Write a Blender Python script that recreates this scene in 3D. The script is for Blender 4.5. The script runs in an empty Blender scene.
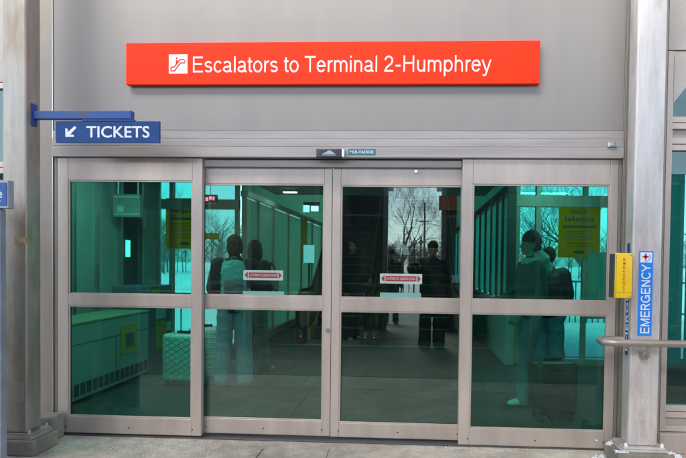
import bpy, bmesh, math, random
from mathutils import Vector, Matrix, noise
R = math.radians
random.seed(7)
S = bpy.context.scene
COL = S.collection
# ------------------------------------------------------------------ camera
CAM = Vector((0, -4.4, 1.45)); F = 553.0
YAW, PIT, ROL, CX, CY = -0.048067, -0.023033, 0.01272, 387.88, 276.17
_d = Vector((math.sin(YAW)*math.cos(PIT), math.cos(YAW)*math.cos(PIT), math.sin(PIT)))
_r0 = Vector((math.cos(YAW), -math.sin(YAW), 0)); _u0 = _r0.cross(_d)
_r = math.cos(ROL)*_r0 + math.sin(ROL)*_u0
_u = -math.sin(ROL)*_r0 + math.cos(ROL)*_u0
cd = bpy.data.cameras.new('camera'); cam = bpy.data.objects.new('camera', cd); COL.objects.link(cam)
cam.matrix_world = Matrix(((_r.x, _u.x, -_d.x, CAM.x), (_r.y, _u.y, -_d.y, CAM.y), (_r.z, _u.z, -_d.z, CAM.z), (0, 0, 0, 1)))
cd.sensor_width = 36; cd.lens = F*36/686; cd.clip_end = 2000; cd.clip_start = 0.02
cd.shift_x = (343-CX)/686; cd.shift_y = (CY-229)/686
S.camera = cam
def at(u, v, Y=None, Z=None, X=None):
    """real position of something measured in the photograph, on the plane it stands in"""
    w = _d + _r*((u-CX)/F) - _u*((v-CY)/F)
    t = (Y-CAM.y)/w.y if Y is not None else (Z-CAM.z)/w.z if Z is not None else (X-CAM.x)/w.x
    return CAM + w*t
# ------------------------------------------------------------------ world, sun
SUN_EL, SUN_AZ = 42, 205      # azimuth clockwise from +Y
W = bpy.data.worlds.new('World'); S.world = W; W.use_nodes = True
nt = W.node_tree; bg = nt.nodes['Background']; sk = nt.nodes.new('ShaderNodeTexSky')
sk.sky_type = 'NISHITA'; sk.sun_disc = False; sk.sun_elevation = R(SUN_EL); sk.sun_rotation = R(SUN_AZ)
sk.air_density = 1.0; sk.dust_density = 1.2; sk.ozone_density = 1.6
hs_ = nt.nodes.new('ShaderNodeHueSaturation'); hs_.inputs['Saturation'].default_value = .4   # thin cloud takes most of the blue
nt.links.new(sk.outputs[0], hs_.inputs['Color']); cm_ = nt.nodes.new('ShaderNodeMix'); cm_.data_type = 'RGBA'; cm_.blend_type = 'MULTIPLY'; cm_.inputs[0].default_value = 1; cm_.inputs[7].default_value = (.90, .98, 1.10, 1)
nt.links.new(hs_.outputs[0], cm_.inputs[6]); nt.links.new(cm_.outputs[2], bg.inputs[0]); bg.inputs[1].default_value = 0.15
ld = bpy.data.lights.new('sun', 'SUN'); lo = bpy.data.objects.new('sun', ld); COL.objects.link(lo)
ld.energy = 2.0; ld.angle = R(38); ld.color = (1, .90, .78)
az = R(SUN_AZ); el = R(SUN_EL)
sd = Vector((math.sin(az)*math.cos(el), math.cos(az)*math.cos(el), math.sin(el)))
lo.rotation_euler = sd.to_track_quat('Z', 'Y').to_euler()
S.view_settings.view_transform = 'Standard'; S.view_settings.look = 'None'
S.view_settings.exposure = 1.62; S.view_settings.gamma = 1; S.view_settings.use_curve_mapping = False
S.render.engine = 'CYCLES'
S.cycles.max_bounces = 14; S.cycles.transparent_max_bounces = 32; S.cycles.glossy_bounces = 6
S.cycles.sample_clamp_indirect = 6

# ------------------------------------------------------------------ materials
def newmat(name):
    m = bpy.data.materials.new(name); m.use_nodes = True
    return m, m.node_tree, m.node_tree.nodes['Principled BSDF']
def mat(name, col, rough=.5, metal=0., var=.12, scale=6., stretch=(1, 1, 1), bump=0., bscale=60., col2=None, thr=(.35, .7), spec=.5, rvar=.12, coat=0.):
    m, t, b = newmat(name)
    N = t.nodes; L = t.links
    tc = N.new('ShaderNodeTexCoord'); mp = N.new('ShaderNodeMapping'); mp.inputs['Scale'].default_value = stretch
    L.new(tc.outputs['Object'], mp.inputs[0])
    nz = N.new('ShaderNodeTexNoise'); nz.inputs['Scale'].default_value = scale; nz.inputs['Detail'].default_value = 6; nz.inputs['Roughness'].default_value = .62
    L.new(mp.outputs[0], nz.inputs[0])
    cr = N.new('ShaderNodeValToRGB')
    c2 = col2 if col2 else tuple(max(0, c*(1-var*1.6)) for c in col)
    cr.color_ramp.elements[0].position = thr[0]; cr.color_ramp.elements[1].position = thr[1]
    cr.color_ramp.elements[0].color = (*c2, 1); cr.color_ramp.elements[1].color = (*tuple(min(1, c*(1+var*.5)) for c in col), 1)
    L.new(nz.outputs[0], cr.inputs[0]); L.new(cr.outputs[0], b.inputs['Base Color'])
    mr = N.new('ShaderNodeMapRange'); mr.inputs[3].default_value = max(.02, rough-rvar); mr.inputs[4].default_value = min(1, rough+rvar)
    L.new(nz.outputs[0], mr.inputs[0]); L.new(mr.outputs[0], b.inputs['Roughness'])
    b.inputs['Metallic'].default_value = metal; b.inputs['Specular IOR Level'].default_value = spec
    b.inputs['Coat Weight'].default_value = coat
    if bump:
        n2 = N.new('ShaderNodeTexNoise'); n2.inputs['Scale'].default_value = bscale; n2.inputs['Detail'].default_value = 5
        L.new(mp.outputs[0], n2.inputs[0])
        bp = N.new('ShaderNodeBump'); bp.inputs['Strength'].default_value = bump; bp.inputs['Distance'].default_value = .01
        L.new(n2.outputs[0], bp.inputs['Height']); L.new(bp.outputs[0], b.inputs['Normal'])
    return m
def glassmat(name, tint, refl=.08, rough=0., wav=.0):
    m = bpy.data.materials.new(name); m.use_nodes = True; t = m.node_tree; N = t.nodes; L = t.links
    N.clear(); o = N.new('ShaderNodeOutputMaterial'); mx = N.new('ShaderNodeMixShader')
    tr = N.new('ShaderNodeBsdfTransparent'); gl = N.new('ShaderNodeBsdfGlossy')
    tr.inputs[0].default_value = (*tint, 1); gl.inputs['Roughness'].default_value = rough; gl.inputs[0].default_value = (.95, 1, .98, 1)
    lw = N.new('ShaderNodeLayerWeight'); lw.inputs[0].default_value = .5
    pw = N.new('ShaderNodeMath'); pw.operation = 'POWER'; pw.inputs[1].default_value = 4; L.new(lw.outputs['Facing'], pw.inputs[0])
    ma = N.new('ShaderNodeMath'); ma.operation = 'MULTIPLY_ADD'; ma.inputs[1].default_value = .7; ma.inputs[2].default_value = refl
    L.new(pw.outputs[0], ma.inputs[0]); L.new(ma.outputs[0], mx.inputs[0])
    if wav:
        tc = N.new('ShaderNodeTexCoord'); nz = N.new('ShaderNodeTexNoise'); nz.inputs['Scale'].default_value = 1.6; nz.inputs['Detail'].default_value = 1
        L.new(tc.outputs['Object'], nz.inputs[0]); bp = N.new('ShaderNodeBump'); bp.inputs['Strength'].default_value = wav; bp.inputs['Distance'].default_value = .004
        L.new(nz.outputs[0], bp.inputs['Height']); L.new(bp.outputs[0], gl.inputs['Normal'])
    L.new(tr.outputs[0], mx.inputs[1]); L.new(gl.outputs[0], mx.inputs[2])
    # smears, dried drips and dust on the pane
    t2 = N.new('ShaderNodeTexCoord'); mp = N.new('ShaderNodeMapping'); mp.inputs['Scale'].default_value = (1.6, 1.6, .45); L.new(t2.outputs['Object'], mp.inputs[0])
    n1 = N.new('ShaderNodeTexNoise'); n1.inputs['Scale'].default_value = 3.2; n1.inputs['Detail'].default_value = 8; n1.inputs['Roughness'].default_value = .7; L.new(mp.outputs[0], n1.inputs[0])
    r1 = N.new('ShaderNodeMapRange'); r1.inputs[1].default_value = .42; r1.inputs[2].default_value = .80; r1.inputs[3].default_value = .0; r1.inputs[4].default_value = .022; L.new(n1.outputs[0], r1.inputs[0])
    df = N.new('ShaderNodeBsdfDiffuse'); df.inputs[0].default_value = (.45, .47, .46, 1); m3 = N.new('ShaderNodeMixShader')
    L.new(r1.outputs[0], m3.inputs[0]); L.new(mx.outputs[0], m3.inputs[1]); L.new(df.outputs[0], m3.inputs[2]); L.new(m3.outputs[0], o.inputs[0])
    return m
def filmmat(name, col, transl=.6, see=.15):
    m = bpy.data.materials.new(name); m.use_nodes = True; t = m.node_tree; N = t.nodes; L = t.links
    N.clear(); o = N.new('ShaderNodeOutputMaterial'); a = N.new('ShaderNodeMixShader'); b = N.new('ShaderNodeMixShader')
    d = N.new('ShaderNodeBsdfDiffuse'); tl = N.new('ShaderNodeBsdfTranslucent'); tr = N.new('ShaderNodeBsdfTransparent')
    for x in (d, tl, tr): x.inputs[0].default_value = (*col, 1)
    a.inputs[0].default_value = transl; b.inputs[0].default_value = see
    L.new(d.outputs[0], a.inputs[1]); L.new(tl.outputs[0], a.inputs[2]); L.new(a.outputs[0], b.inputs[1]); L.new(tr.outputs[0], b.inputs[2]); L.new(b.outputs[0], o.inputs[0])
    return m
def emit(name, col, st):
    m, t, b = newmat(name); b.inputs['Base Color'].default_value = (*col, 1)
    b.inputs['Emission Color'].default_value = (*col, 1); b.inputs['Emission Strength'].default_value = st
    return m
def steelmat(name, base, stain, rough=.38, metal=.75):
    m, t, b = newmat(name); N = t.nodes; L = t.links
    tc = N.new('ShaderNodeTexCoord')
    def ns(sc, st, det=6):
        mp = N.new('ShaderNodeMapping'); mp.inputs['Scale'].default_value = st; L.new(tc.outputs['Object'], mp.inputs[0])
        n = N.new('ShaderNodeTexNoise'); n.inputs['Scale'].default_value = sc; n.inputs['Detail'].default_value = det; n.inputs['Roughness'].default_value = .65
        L.new(mp.outputs[0], n.inputs[0]); return n
    a = ns(5, (1, 1, .25)); s = ns(30, (1, 1, .06), 4); g = ns(3.6, (1.6, 1.6, .55), 10)
    r1 = N.new('ShaderNodeValToRGB'); r1.color_ramp.elements[0].position = .3; r1.color_ramp.elements[1].position = .72
    r1.color_ramp.elements[0].color = (*[c*.62 for c in base], 1); r1.color_ramp.elements[1].color = (*base, 1); L.new(a.outputs[0], r1.inputs[0])
    r2 = N.new('ShaderNodeValToRGB'); r2.color_ramp.elements[0].position = .52; r2.color_ramp.elements[1].position = .70
    r2.color_ramp.elements[0].color = (0, 0, 0, 1); r2.color_ramp.elements[1].color = (.75, .75, .75, 1); L.new(g.outputs[0], r2.inputs[0])
    mx = N.new('ShaderNodeMix'); mx.data_type = 'RGBA'; L.new(r2.outputs[0], mx.inputs[0]); L.new(r1.outputs[0], mx.inputs[6]); mx.inputs[7].default_value = (*stain, 1)
    m2 = N.new('ShaderNodeMix'); m2.data_type = 'RGBA'; m2.blend_type = 'MULTIPLY'; m2.inputs[0].default_value = .35
    L.new(mx.outputs[2], m2.inputs[6]); L.new(s.outputs[0], m2.inputs[7]); L.new(m2.outputs[2], b.inputs['Base Color'])
    mr = N.new('ShaderNodeMapRange'); mr.inputs[3].default_value = rough-.14; mr.inputs[4].default_value = rough+.22; L.new(a.outputs[0], mr.inputs[0]); L.new(mr.outputs[0], b.inputs['Roughness'])
    b.inputs['Metallic'].default_value = metal
    bp = N.new('ShaderNodeBump'); bp.inputs['Strength'].default_value = .12; bp.inputs['Distance'].default_value = .004; L.new(s.outputs[0], bp.inputs['Height']); L.new(bp.outputs[0], b.inputs['Normal'])
    return m
def concretemat(name, base, joints=None):
    m, t, b = newmat(name); N = t.nodes; L = t.links
    tc = N.new('ShaderNodeTexCoord')
    def ns(sc, det=8, ro=.65):
        n = N.new('ShaderNodeTexNoise'); n.inputs['Scale'].default_value = sc; n.inputs['Detail'].default_value = det; n.inputs['Roughness'].default_value = ro
        L.new(tc.outputs['Object'], n.inputs[0]); return n
    a = ns(1.3); c = ns(9); g = ns(160, 3, .8)
    r1 = N.new('ShaderNodeValToRGB'); r1.color_ramp.elements[0].position = .34; r1.color_ramp.elements[1].position = .68
    r1.color_ramp.elements[0].color = (*[x*.52 for x in base], 1); r1.color_ramp.elements[1].color = (*[x*1.15 for x in base], 1); L.new(a.outputs[0], r1.inputs[0])
    r2 = N.new('ShaderNodeValToRGB'); r2.color_ramp.elements[0].position = .3; r2.color_ramp.elements[1].position = .7
    r2.color_ramp.elements[0].color = (.55, .53, .5, 1); r2.color_ramp.elements[1].color = (1, 1, 1, 1); L.new(c.outputs[0], r2.inputs[0])
    mx = N.new('ShaderNodeMix'); mx.data_type = 'RGBA'; mx.blend_type = 'MULTIPLY'; mx.inputs[0].default_value = .8
    L.new(r1.outputs[0], mx.inputs[6]); L.new(r2.outputs[0], mx.inputs[7])
    r3 = N.new('ShaderNodeValToRGB'); r3.color_ramp.elements[0].position = .3; r3.color_ramp.elements[1].position = .72
    r3.color_ramp.elements[0].color = (.5, .5, .5, 1); r3.color_ramp.elements[1].color = (1.25, 1.25, 1.25, 1); L.new(g.outputs[0], r3.inputs[0])
    m2 = N.new('ShaderNodeMix'); m2.data_type = 'RGBA'; m2.blend_type = 'MULTIPLY'; m2.inputs[0].default_value = .7
    L.new(mx.outputs[2], m2.inputs[6]); L.new(r3.outputs[0], m2.inputs[7]); L.new(m2.outputs[2], b.inputs['Base Color'])
    mr = N.new('ShaderNodeMapRange'); mr.inputs[3].default_value = .55; mr.inputs[4].default_value = .95; L.new(a.outputs[0], mr.inputs[0]); L.new(mr.outputs[0], b.inputs['Roughness'])
    bp = N.new('ShaderNodeBump'); bp.inputs['Strength'].default_value = .35; bp.inputs['Distance'].default_value = .004; L.new(g.outputs[0], bp.inputs['Height']); L.new(bp.outputs[0], b.inputs['Normal'])
    return m

M = {}
M['frame'] = mat('champagne_aluminium', (.50, .43, .375), .42, .3, .13, 4, (1, 1, .2), .05, 40)
M['wall'] = mat('grey_beige_panel', (.275, .255, .238), .5, .12, .05, 3.5, (1, 1, .10), .04, 30)
M['header'] = mat('header_aluminium', (.40, .365, .345), .55, .15, .14, 2.2, (.35, 1, 5), .05, 30)
M['trim'] = mat('bronze_trim', (.27, .24, .20), .45, .35, .12, 3, (1, 1, .2))
M['facade'] = mat('facade_beige', (.40, .37, .33), .55, .1, .12, 2)
M['gasket'] = mat('black_rubber', (.012, .013, .013), .6)
M['black'] = mat('black_plastic', (.015, .015, .018), .25, rvar=.08)
M['steel_l'] = steelmat('weathered_steel_brown', (.56, .51, .44), (.34, .25, .15), .38, .5)
M['steel_r'] = steelmat('weathered_steel_pale', (.90, .85, .81), (.50, .36, .25), .42, .4)
M['rail'] = mat('brushed_rail_steel', (.46, .39, .33), .42, .8, .14, 8, (.3, 2, 2))
M['brushed'] = mat('brushed_stainless', (.55, .56, .55), .3, .9, .12, 5, (1, 1, .3))
M['concrete'] = concretemat('pavement_concrete', (.70, .58, .47))
M['plinthc'] = concretemat('plinth_concrete', (.36, .32, .26))
M['rednew'] = mat('red_sign_face', (.93, .034, .004), .6, 0, .04, 2, rvar=.05, spec=.18)
M['white'] = mat('sign_white', (.78, .79, .80), .45, 0, .03, 4)
M['blue'] = mat('ticket_blue', (.010, .066, .23), .5, 0, .14, 8, rvar=.1, spec=.25)
M['bluepaint'] = mat('worn_blue_paint', (.014, .062, .24), .5, 0, .3, 14, (1, 1, 1), .05, 40, col2=(.07, .055, .06), thr=(.28, .42))
M['emblue'] = mat('bright_blue_sticker', (.008, .22, .80), .4, 0, .04, 4)
M['yellow'] = mat('yellow_box_paint', (.90, .58, .01), .32, 0, .07, 5)
M['yellow_text'] = mat('red_lettering', (.62, .09, .02), .5)
M['dkgrey'] = mat('dark_grey_metal', (.07, .075, .075), .45, .2)
M['teal_label'] = mat('teal_label', (.01, .17, .20), .4)
M['stickred'] = mat('sticker_red', (.33, .012, .02), .45, 0, .05)
M['stickwhite'] = mat('sticker_pale', (.40, .52, .48), .5, 0, .05)
M['mint'] = mat('mint_film_strip', (.17, .40, .34), .5, 0, .05)
M['glass_fix'] = glassmat('deep_green_glass', (.37, .88, .79), .045, 0, .06)
M['glass_slide'] = glassmat('grey_green_glass', (.57, .86, .78), .095, 0, .05)
M['glass_back'] = glassmat('clear_green_glass', (.52, .70, .70), .05)
M['glass_win'] = glassmat('window_teal_glass', (.36, .70, .68), .06, 0, .1)
M['frost'] = filmmat('frosted_green_panel', (.30, .48, .39), .55, .06)
M['frost2'] = filmmat('frosted_teal_panel', (.26, .62, .55), .6, .12)
M['posteryel'] = filmmat('yellow_poster_paper', (1.0, .50, .012), .7, .0)
M['postertext'] = mat('poster_ink', (.01, .10, .11), .7)
M['floormat'] = mat('ribbed_floor_mat', (.045, .048, .042), .85, 0, .3, 30, (1, 1, 1), .2, 200)
M['tile'] = mat('dark_floor_tile', (.062, .066, .058), .55, 0, .2, 5, bump=.05)
M['joint'] = mat('pale_joint', (.30, .31, .28), .7)
M['ceil'] = mat('ceiling_white', (.40, .41, .39), .8)
M['lobbywall'] = mat('lobby_wall_grey', (.34, .38, .36), .6, 0, .08, 2)
M['darkwall'] = mat('dark_interior_wall', (.05, .052, .055), .7)
M['cabinet'] = mat('radiator_cabinet_paint', (.34, .40, .38), .5, 0, .08, 2)
M['machine'] = mat('machine_dark_blue', (.10, .14, .19), .4)
M['dullyellow'] = mat('faded_yellow_notice', (.50, .36, .06), .6)
M['lamp'] = emit('lit_diffuser', (1, .97, .88), 12)
M['redled'] = emit('red_display', (1, .12, .2), 1.2)
M['cyanled'] = emit('cyan_screen', (.35, .9, .75), .6)
M['orangeled'] = emit('orange_indicator', (1, .2, .01), 1.0)
M['snow'] = mat('snow', (.80, .82, .86), .8, 0, .12, .35, (1, 1, 1), .5, 3)
M['salt'] = mat('salt_grain', (.72, .72, .72), .6)
M['asphalt'] = mat('wet_asphalt', (.06, .06, .062), .6, 0, .3, 3)
M['kerb'] = concretemat('kerb_concrete', (.22, .21, .20))
M['bark'] = mat('bark', (.11, .09, .075), .9, 0, .3, 12)
M['wood'] = mat('far_wood', (.16, .13, .12), .95, 0, .3, 2)
M['shelter'] = mat('shelter_dark_panel', (.035, .040, .040), .5, .1, .2, 2)
M['shelterpost'] = mat('shelter_grey_post', (.20, .21, .22), .4, .5)
M['orange'] = mat('orange_brown_sign', (.46, .11, .035), .5)
M['blacksteel'] = mat('escalator_black', (.02, .02, .022), .4, .3)
M['step'] = mat('step_dark_metal', (.02, .021, .022), .6, .2, .2, 20)
M['nosing'] = mat('step_nosing', (.24, .24, .20), .6)
M['rubber'] = mat('handrail_rubber', (.015, .015, .016), .35)
M['balus'] = mat('champagne_balustrade', (.50, .44, .32), .4, .45, .15, 3)
M['brass'] = mat('yellow_brushed_skirt', (.60, .46, .18), .4, .25)

# ------------------------------------------------------------------ helpers
def link(o, parent=None):
    COL.objects.link(o)
    if parent is not None: o.parent = parent
    return o
def tag(o, label=None, cat=None, group=None, kind=None):
    if label: o['label'] = label
    if cat: o['category'] = cat
    if group: o['group'] = group
    if kind: o['kind'] = kind
    return o
def empty(name, loc=(0, 0, 0), rz=0, label=None, cat=None, group=None):
    o = bpy.data.objects.new(name, None); o.empty_display_size = .1; link(o)
    o.location = loc; o.rotation_euler = (0, 0, rz)
    return tag(o, label, cat, group)
class MB:
    def __init__(s): s.bm = bmesh.new()
    def box(s, x0, x1, y0, y1, z0, z1, bev=.0, seg=2, M4=None):
        mx = Matrix.Translation(((x0+x1)/2, (y0+y1)/2, (z0+z1)/2)) @ Matrix.Diagonal((abs(x1-x0), abs(y1-y0), abs(z1-z0), 1))
        t = bmesh.new(); bmesh.ops.create_cube(t, size=1, matrix=mx)
        if bev: bmesh.ops.bevel(t, geom=t.edges[:], offset=min(bev, .45*min(abs(x1-x0), abs(y1-y0), abs(z1-z0))), segments=seg, affect='EDGES', profile=.5)
        s._merge(t, M4); return s
    def _merge(s, t, M4=None):
        if M4 is not None: bmesh.ops.transform(t, matrix=M4, verts=t.verts[:])
        me = bpy.data.meshes.new('t'); t.to_mesh(me); t.free(); s.bm.from_mesh(me); bpy.data.meshes.remove(me)
    def tube(s, pts, rad, seg=12, closed=False, cap=True):
        pts = [Vector(p) for p in pts]; n = len(pts)
        rs = rad if isinstance(rad, (list, tuple)) else [rad]*n
        rings = []; prev = None
        for i, p in enumerate(pts):
            a = pts[i-1] if (i > 0 or closed) else pts[i]; b = pts[(i+1) % n] if (i < n-1 or closed) else pts[i]
            t = (b-a); t = t.normalized() if t.length > 1e-9 else Vector((0, 0, 1))
            if prev is None:
                up = Vector((0, 0, 1)) if abs(t.z) < .9 else Vector((1, 0, 0)); x = t.cross(up).normalized()
            else:
                x = prev - t*prev.dot(t); x = x.normalized() if x.length > 1e-6 else t.orthogonal().normalized()
            prev = x; y = t.cross(x)
            rings.append([s.bm.verts.new(p + (x*math.cos(2*math.pi*k/seg) + y*math.sin(2*math.pi*k/seg))*rs[i]) for k in range(seg)])
        m = n if closed else n-1
        for i in range(m):
            A = rings[i]; B = rings[(i+1) % n]
            for k in range(seg):
                s.bm.faces.new((A[k], A[(k+1) % seg], B[(k+1) % seg], B[k]))
        if cap and not closed:
            s.bm.faces.new(rings[0][::-1]); s.bm.faces.new(rings[-1])
        return s
    def cyl(s, a, b, r, r2=None, seg=16): return s.tube([a, b], [r, r if r2 is None else r2], seg)
    def prism(s, pts, ax, d0, d1, bev=0):
        """polygon in the plane normal to ax, extruded d0..d1"""
        t = bmesh.new()
        def P(p, d): return {'x': (d, p[0], p[1]), 'y': (p[0], d, p[1]), 'z': (p[0], p[1], d)}[ax]
        a = [t.verts.new(P(p, d0)) for p in pts]; b = [t.verts.new(P(p, d1)) for p in pts]; n = len(pts)
        t.faces.new(a); t.faces.new(b[::-1])
        for i in range(n): t.faces.new((a[i], b[i], b[(i+1) % n], a[(i+1) % n]))
        bmesh.ops.recalc_face_normals(t, faces=t.faces[:])
        if bev: bmesh.ops.bevel(t, geom=t.edges[:], offset=bev, segments=2, affect='EDGES')
        s._merge(t); return s
    def ball(s, c, r, sub=2, M4=None):
        t = bmesh.new(); bmesh.ops.create_icosphere(t, subdivisions=sub, radius=1)
        rr = r if isinstance(r, (list, tuple)) else (r, r, r)
        mx = Matrix.Translation(c) @ (M4 if M4 is not None else Matrix.Identity(4)) @ Matrix.Diagonal((*rr, 1))
        s._merge(t, mx); return s
    def build(s, name, m, parent=None, smooth=False, loc=None):
        bmesh.ops.recalc_face_normals(s.bm, faces=s.bm.faces[:])
        me = bpy.data.meshes.new(name); s.bm.to_mesh(me); s.bm.free()
        if smooth:
            for p in me.polygons: p.use_smooth = True
            try: me.set_sharp_from_angle(angle=R(40))
            except Exception: pass
        me.materials.append(m)
        o = bpy.data.objects.new(name, me); link(o, parent)
        if loc is not None: o.location = loc
        return o
DG = bpy.context.evaluated_depsgraph_get
# grotesque lettering drawn as strokes: (advance, [polylines]) with cap height .72, x-height .52
def arc(cx, cy, rx, ry, a0, a1, n=14): return [(cx+rx*math.cos(R(a0+(a1-a0)*k/n)), cy+ry*math.sin(R(a0+(a1-a0)*k/n))) for k in range(n+1)]
T_ = .085; H_ = T_/2
GL = {
 'E': (.667, [[(.13, 0), (.13, .72)], [(.10, .72-H_), (.61, .72-H_)], [(.13, .385), (.57, .385)], [(.10, H_), (.62, H_)]]),
 'T': (.611, [[(.02, .72-H_), (.59, .72-H_)], [(.305, 0), (.305, .70)]]),
 'H': (.722, [[(.125, 0), (.125, .72)], [(.597, 0), (.597, .72)], [(.13, .385), (.59, .385)]]),
 'l': (.222, [[(.111, 0), (.111, .72)]]),
 'i': (.222, [[(.111, 0), (.111, .52)], [(.111, .63), (.111, .72)]]),
 't': (.278, [[(.12, .66)]+[(.12, .13)]+arc(.21, .13, .09, .09, 180, 262, 6)+[(.26, .042)], [(.02, .485), (.255, .485)]]),
 'r': (.333, [[(.11, 0), (.11, .52)], arc(.30, .28, .19, .205, 178, 88, 8)+[(.325, .483)]]),
 'n': (.556, [[(.11, 0), (.11, .52)], arc(.278, .315, .168, .172, 178, 0, 14)+[(.446, 0)]]),
 'h': (.556, [[(.11, 0), (.11, .72)], arc(.278, .315, .168, .172, 178, 0, 14)+[(.446, 0)]]),
 'm': (.833, [[(.11, 0), (.11, .52)], arc(.263, .33, .153, .157, 178, 0, 12)+[(.416, 0)], arc(.569, .33, .153, .157, 178, 0, 12)+[(.722, 0)]]),
 'u': (.556, [[(.446, 0), (.446, .52)], [(.110, .52)]+arc(.278, .205, .168, .172, 180, 358, 14)]),
 'o': (.556, [arc(.278, .26, .200, .23, 0, 360, 30)]),
 'c': (.500, [arc(.27, .26, .195, .23, 40, 320, 24)]),
 'e': (.556, [[(.085, .275), (.470, .275)]+arc(.275, .26, .195, .23, 8, 325, 26)]),
 'p': (.556, [[(.105, -.20), (.105, .52)], arc(.288, .26, .185, .23, 0, 360, 30)]),
 's': (.500, [arc(.25, .375, .155, .105, 25, 270, 14)[:-1]+[(.25, .268)]+arc(.25, .150, .165, .110, 85, -155, 14)]),
 'a': (.556, [arc(.255, .375, .165, .110, 160, 0, 10)+[(.42, .10)]+arc(.475, .10, .055, .06, 180, 268, 5)+[(.515, .043)], [(.42, .30)]+arc(.27, .150, .195, .112, 80, 280, 16)+arc(.27, .2, .155, .160, 285, 360, 7)]),
 'y': (.500, [[(.035, .52), (.250, .02)], [(.465, .52), (.235, -.08)]+arc(.155, -.09, .075, .075, -5, -85, 5)+[(.07, -.162)]]),
 '2': (.556, [arc(.275, .505, .185, .175, 175, -25, 16)+[(.40, .36), (.17, .20), (.085, .04)], [(.045, H_), (.51, H_)]]),
 '-': (.400, [[(.07, .27), (.33, .27)]]), ' ': (.262, []),
 'M': (.833, [[(.12, 0), (.12, .72)], [(.713, 0), (.713, .72)], [(.135, .70), (.4165, .05), (.698, .70)]]),
 'N': (.722, [[(.12, 0), (.12, .72)], [(.602, 0), (.602, .72)], [(.135, .69), (.587, .03)]]),
 'R': (.700, [[(.125, 0), (.125, .72)], [(.10, .6775), (.40, .6775)]+arc(.42, .5275, .145, .15, 88, -88, 12)+[(.10, .3775)], [(.36, .37), (.60, 0)]]),
 'C': (.722, [arc(.385, .36, .30, .3275, 42, 318, 24)]),
 'G': (.778, [arc(.395, .36, .31, .3275, 42, 345, 26), [(.42, .33), (.70, .33)], [(.68, .35), (.68, .02)]]),
 'Y': (.667, [[(.03, .72), (.333, .31)], [(.637, .72), (.333, .31)], [(.333, 0), (.333, .33)]])}
def grotesque(name, string, x0, x1, zbase, caph, y, m, parent, depth=.0015, vert=None, wt=1.0):
    """vert=(x at the foot of the letters, x at their caps, z0, z1): the word reads upwards"""
    tot = sum(GL[c][0] for c in string)-.13; sx = (x1-x0)/tot; sz = caph/.72
    bm = bmesh.new(); X = -.07; n_ = 0
    for c in string:
        adv, strokes = GL[c]
        for st in strokes:
            n_ += 1; yy = y-.00012*(n_ % 4); L = len(st); closed = L > 4 and (Vector(st[0])-Vector(st[-1])).length < 1e-4
            pts = [Vector((X+a, b)) for a, b in st]; lf = []; rt = []
            for i, p in enumerate(pts):
                if closed: a = pts[i-1] if i > 0 else pts[-2]; b = pts[i+1] if i < L-1 else pts[1]
                else: a = pts[max(i-1, 0)]; b = pts[min(i+1, L-1)]
                d1 = (p-a).normalized() if (p-a).length > 1e-7 else (b-p).normalized(); d2 = (b-p).normalized() if (b-p).length > 1e-7 else d1
                nn = Vector((-(d1+d2).y, (d1+d2).x)).normalized(); n1 = Vector((-d1.y, d1.x)); w_ = wt*H_/max(.5, nn.dot(n1))
                lf.append(p+nn*w_); rt.append(p-nn*w_)
            V = (lambda q, d: bm.verts.new((x0+q.x*sx, d, zbase+q.y*sz))) if vert is None else (lambda q, d: bm.verts.new((vert[0]+(vert[1]-vert[0])*q.y/.72, d, vert[2]+(vert[3]-vert[2])*q.x/tot)))
            A = [V(q, yy-depth) for q in lf]; B = [V(q, yy-depth) for q in rt]; C_ = [V(q, yy) for q in lf]; D_ = [V(q, yy) for q in rt]
            for i in range(L-1):
                bm.faces.new((A[i], A[i+1], B[i+1], B[i])); bm.faces.new((A[i], C_[i], C_[i+1], A[i+1])); bm.faces.new((B[i], B[i+1], D_[i+1], D_[i]))
            if not closed:
                bm.faces.new((A[0], B[0], D_[0], C_[0])); bm.faces.new((A[-1], C_[-1], D_[-1], B[-1]))
        X += adv
    bmesh.ops.recalc_face_normals(bm, faces=bm.faces[:])
    me = bpy.data.meshes.new(name); bm.to_mesh(me); bm.free(); me.materials.append(m)
    ob = bpy.data.objects.new(name, me); link(ob, parent); return ob
def textmesh(name, string, x0, x1, z0, z1, y, m, parent=None, bold=.0, depth=.001, mirror=False, vertical=False, rotfn=None, align_cap=True):
    """lettering filling the rectangle, facing -Y"""
    cu = bpy.data.curves.new('txt', 'FONT'); cu.body = string; cu.size = 1; cu.extrude = .0; cu.offset = bold; cu.resolution_u = 4
    o = bpy.data.objects.new('txt', cu); COL.objects.link(o)
    me = bpy.data.meshes.new_from_object(o.evaluated_get(DG()))
    bpy.data.objects.remove(o); bpy.data.curves.remove(cu)
    xs = [v.co.x for v in me.vertices]; ys = [v.co.y for v in me.vertices]
    a, b, c, d = min(xs), max(xs), min(ys), max(ys)
    bm = bmesh.new(); bm.from_mesh(me)
    for v in bm.verts:
        fx = (v.co.x-a)/(b-a); fy = (v.co.y-c)/(d-c)
        if mirror: fx = 1-fx
        if vertical: X = x0+(x1-x0)*(1-fy); Z = z0+(z1-z0)*fx
        else: X = x0+(x1-x0)*fx; Z = z0+(z1-z0)*fy
        v.co = Vector((X, y, Z))
        if rotfn: v.co = rotfn(v.co)
    g = bmesh.ops.extrude_face_region(bm, geom=bm.faces[:])
    dv = Vector((0, -depth, 0)) if not rotfn else (rotfn(Vector((0, -depth, 0)))-rotfn(Vector((0, 0, 0))))
    bmesh.ops.translate(bm, verts=[e for e in g['geom'] if isinstance(e, bmesh.types.BMVert)], vec=dv)
    bmesh.ops.recalc_face_normals(bm, faces=bm.faces[:])
    for f_ in bm.faces: f_.smooth = False
    bm.to_mesh(me); bm.free(); me.materials.clear(); me.materials.append(m); me.name = name
    ob = bpy.data.objects.new(name, me); link(ob, parent); return ob
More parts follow.
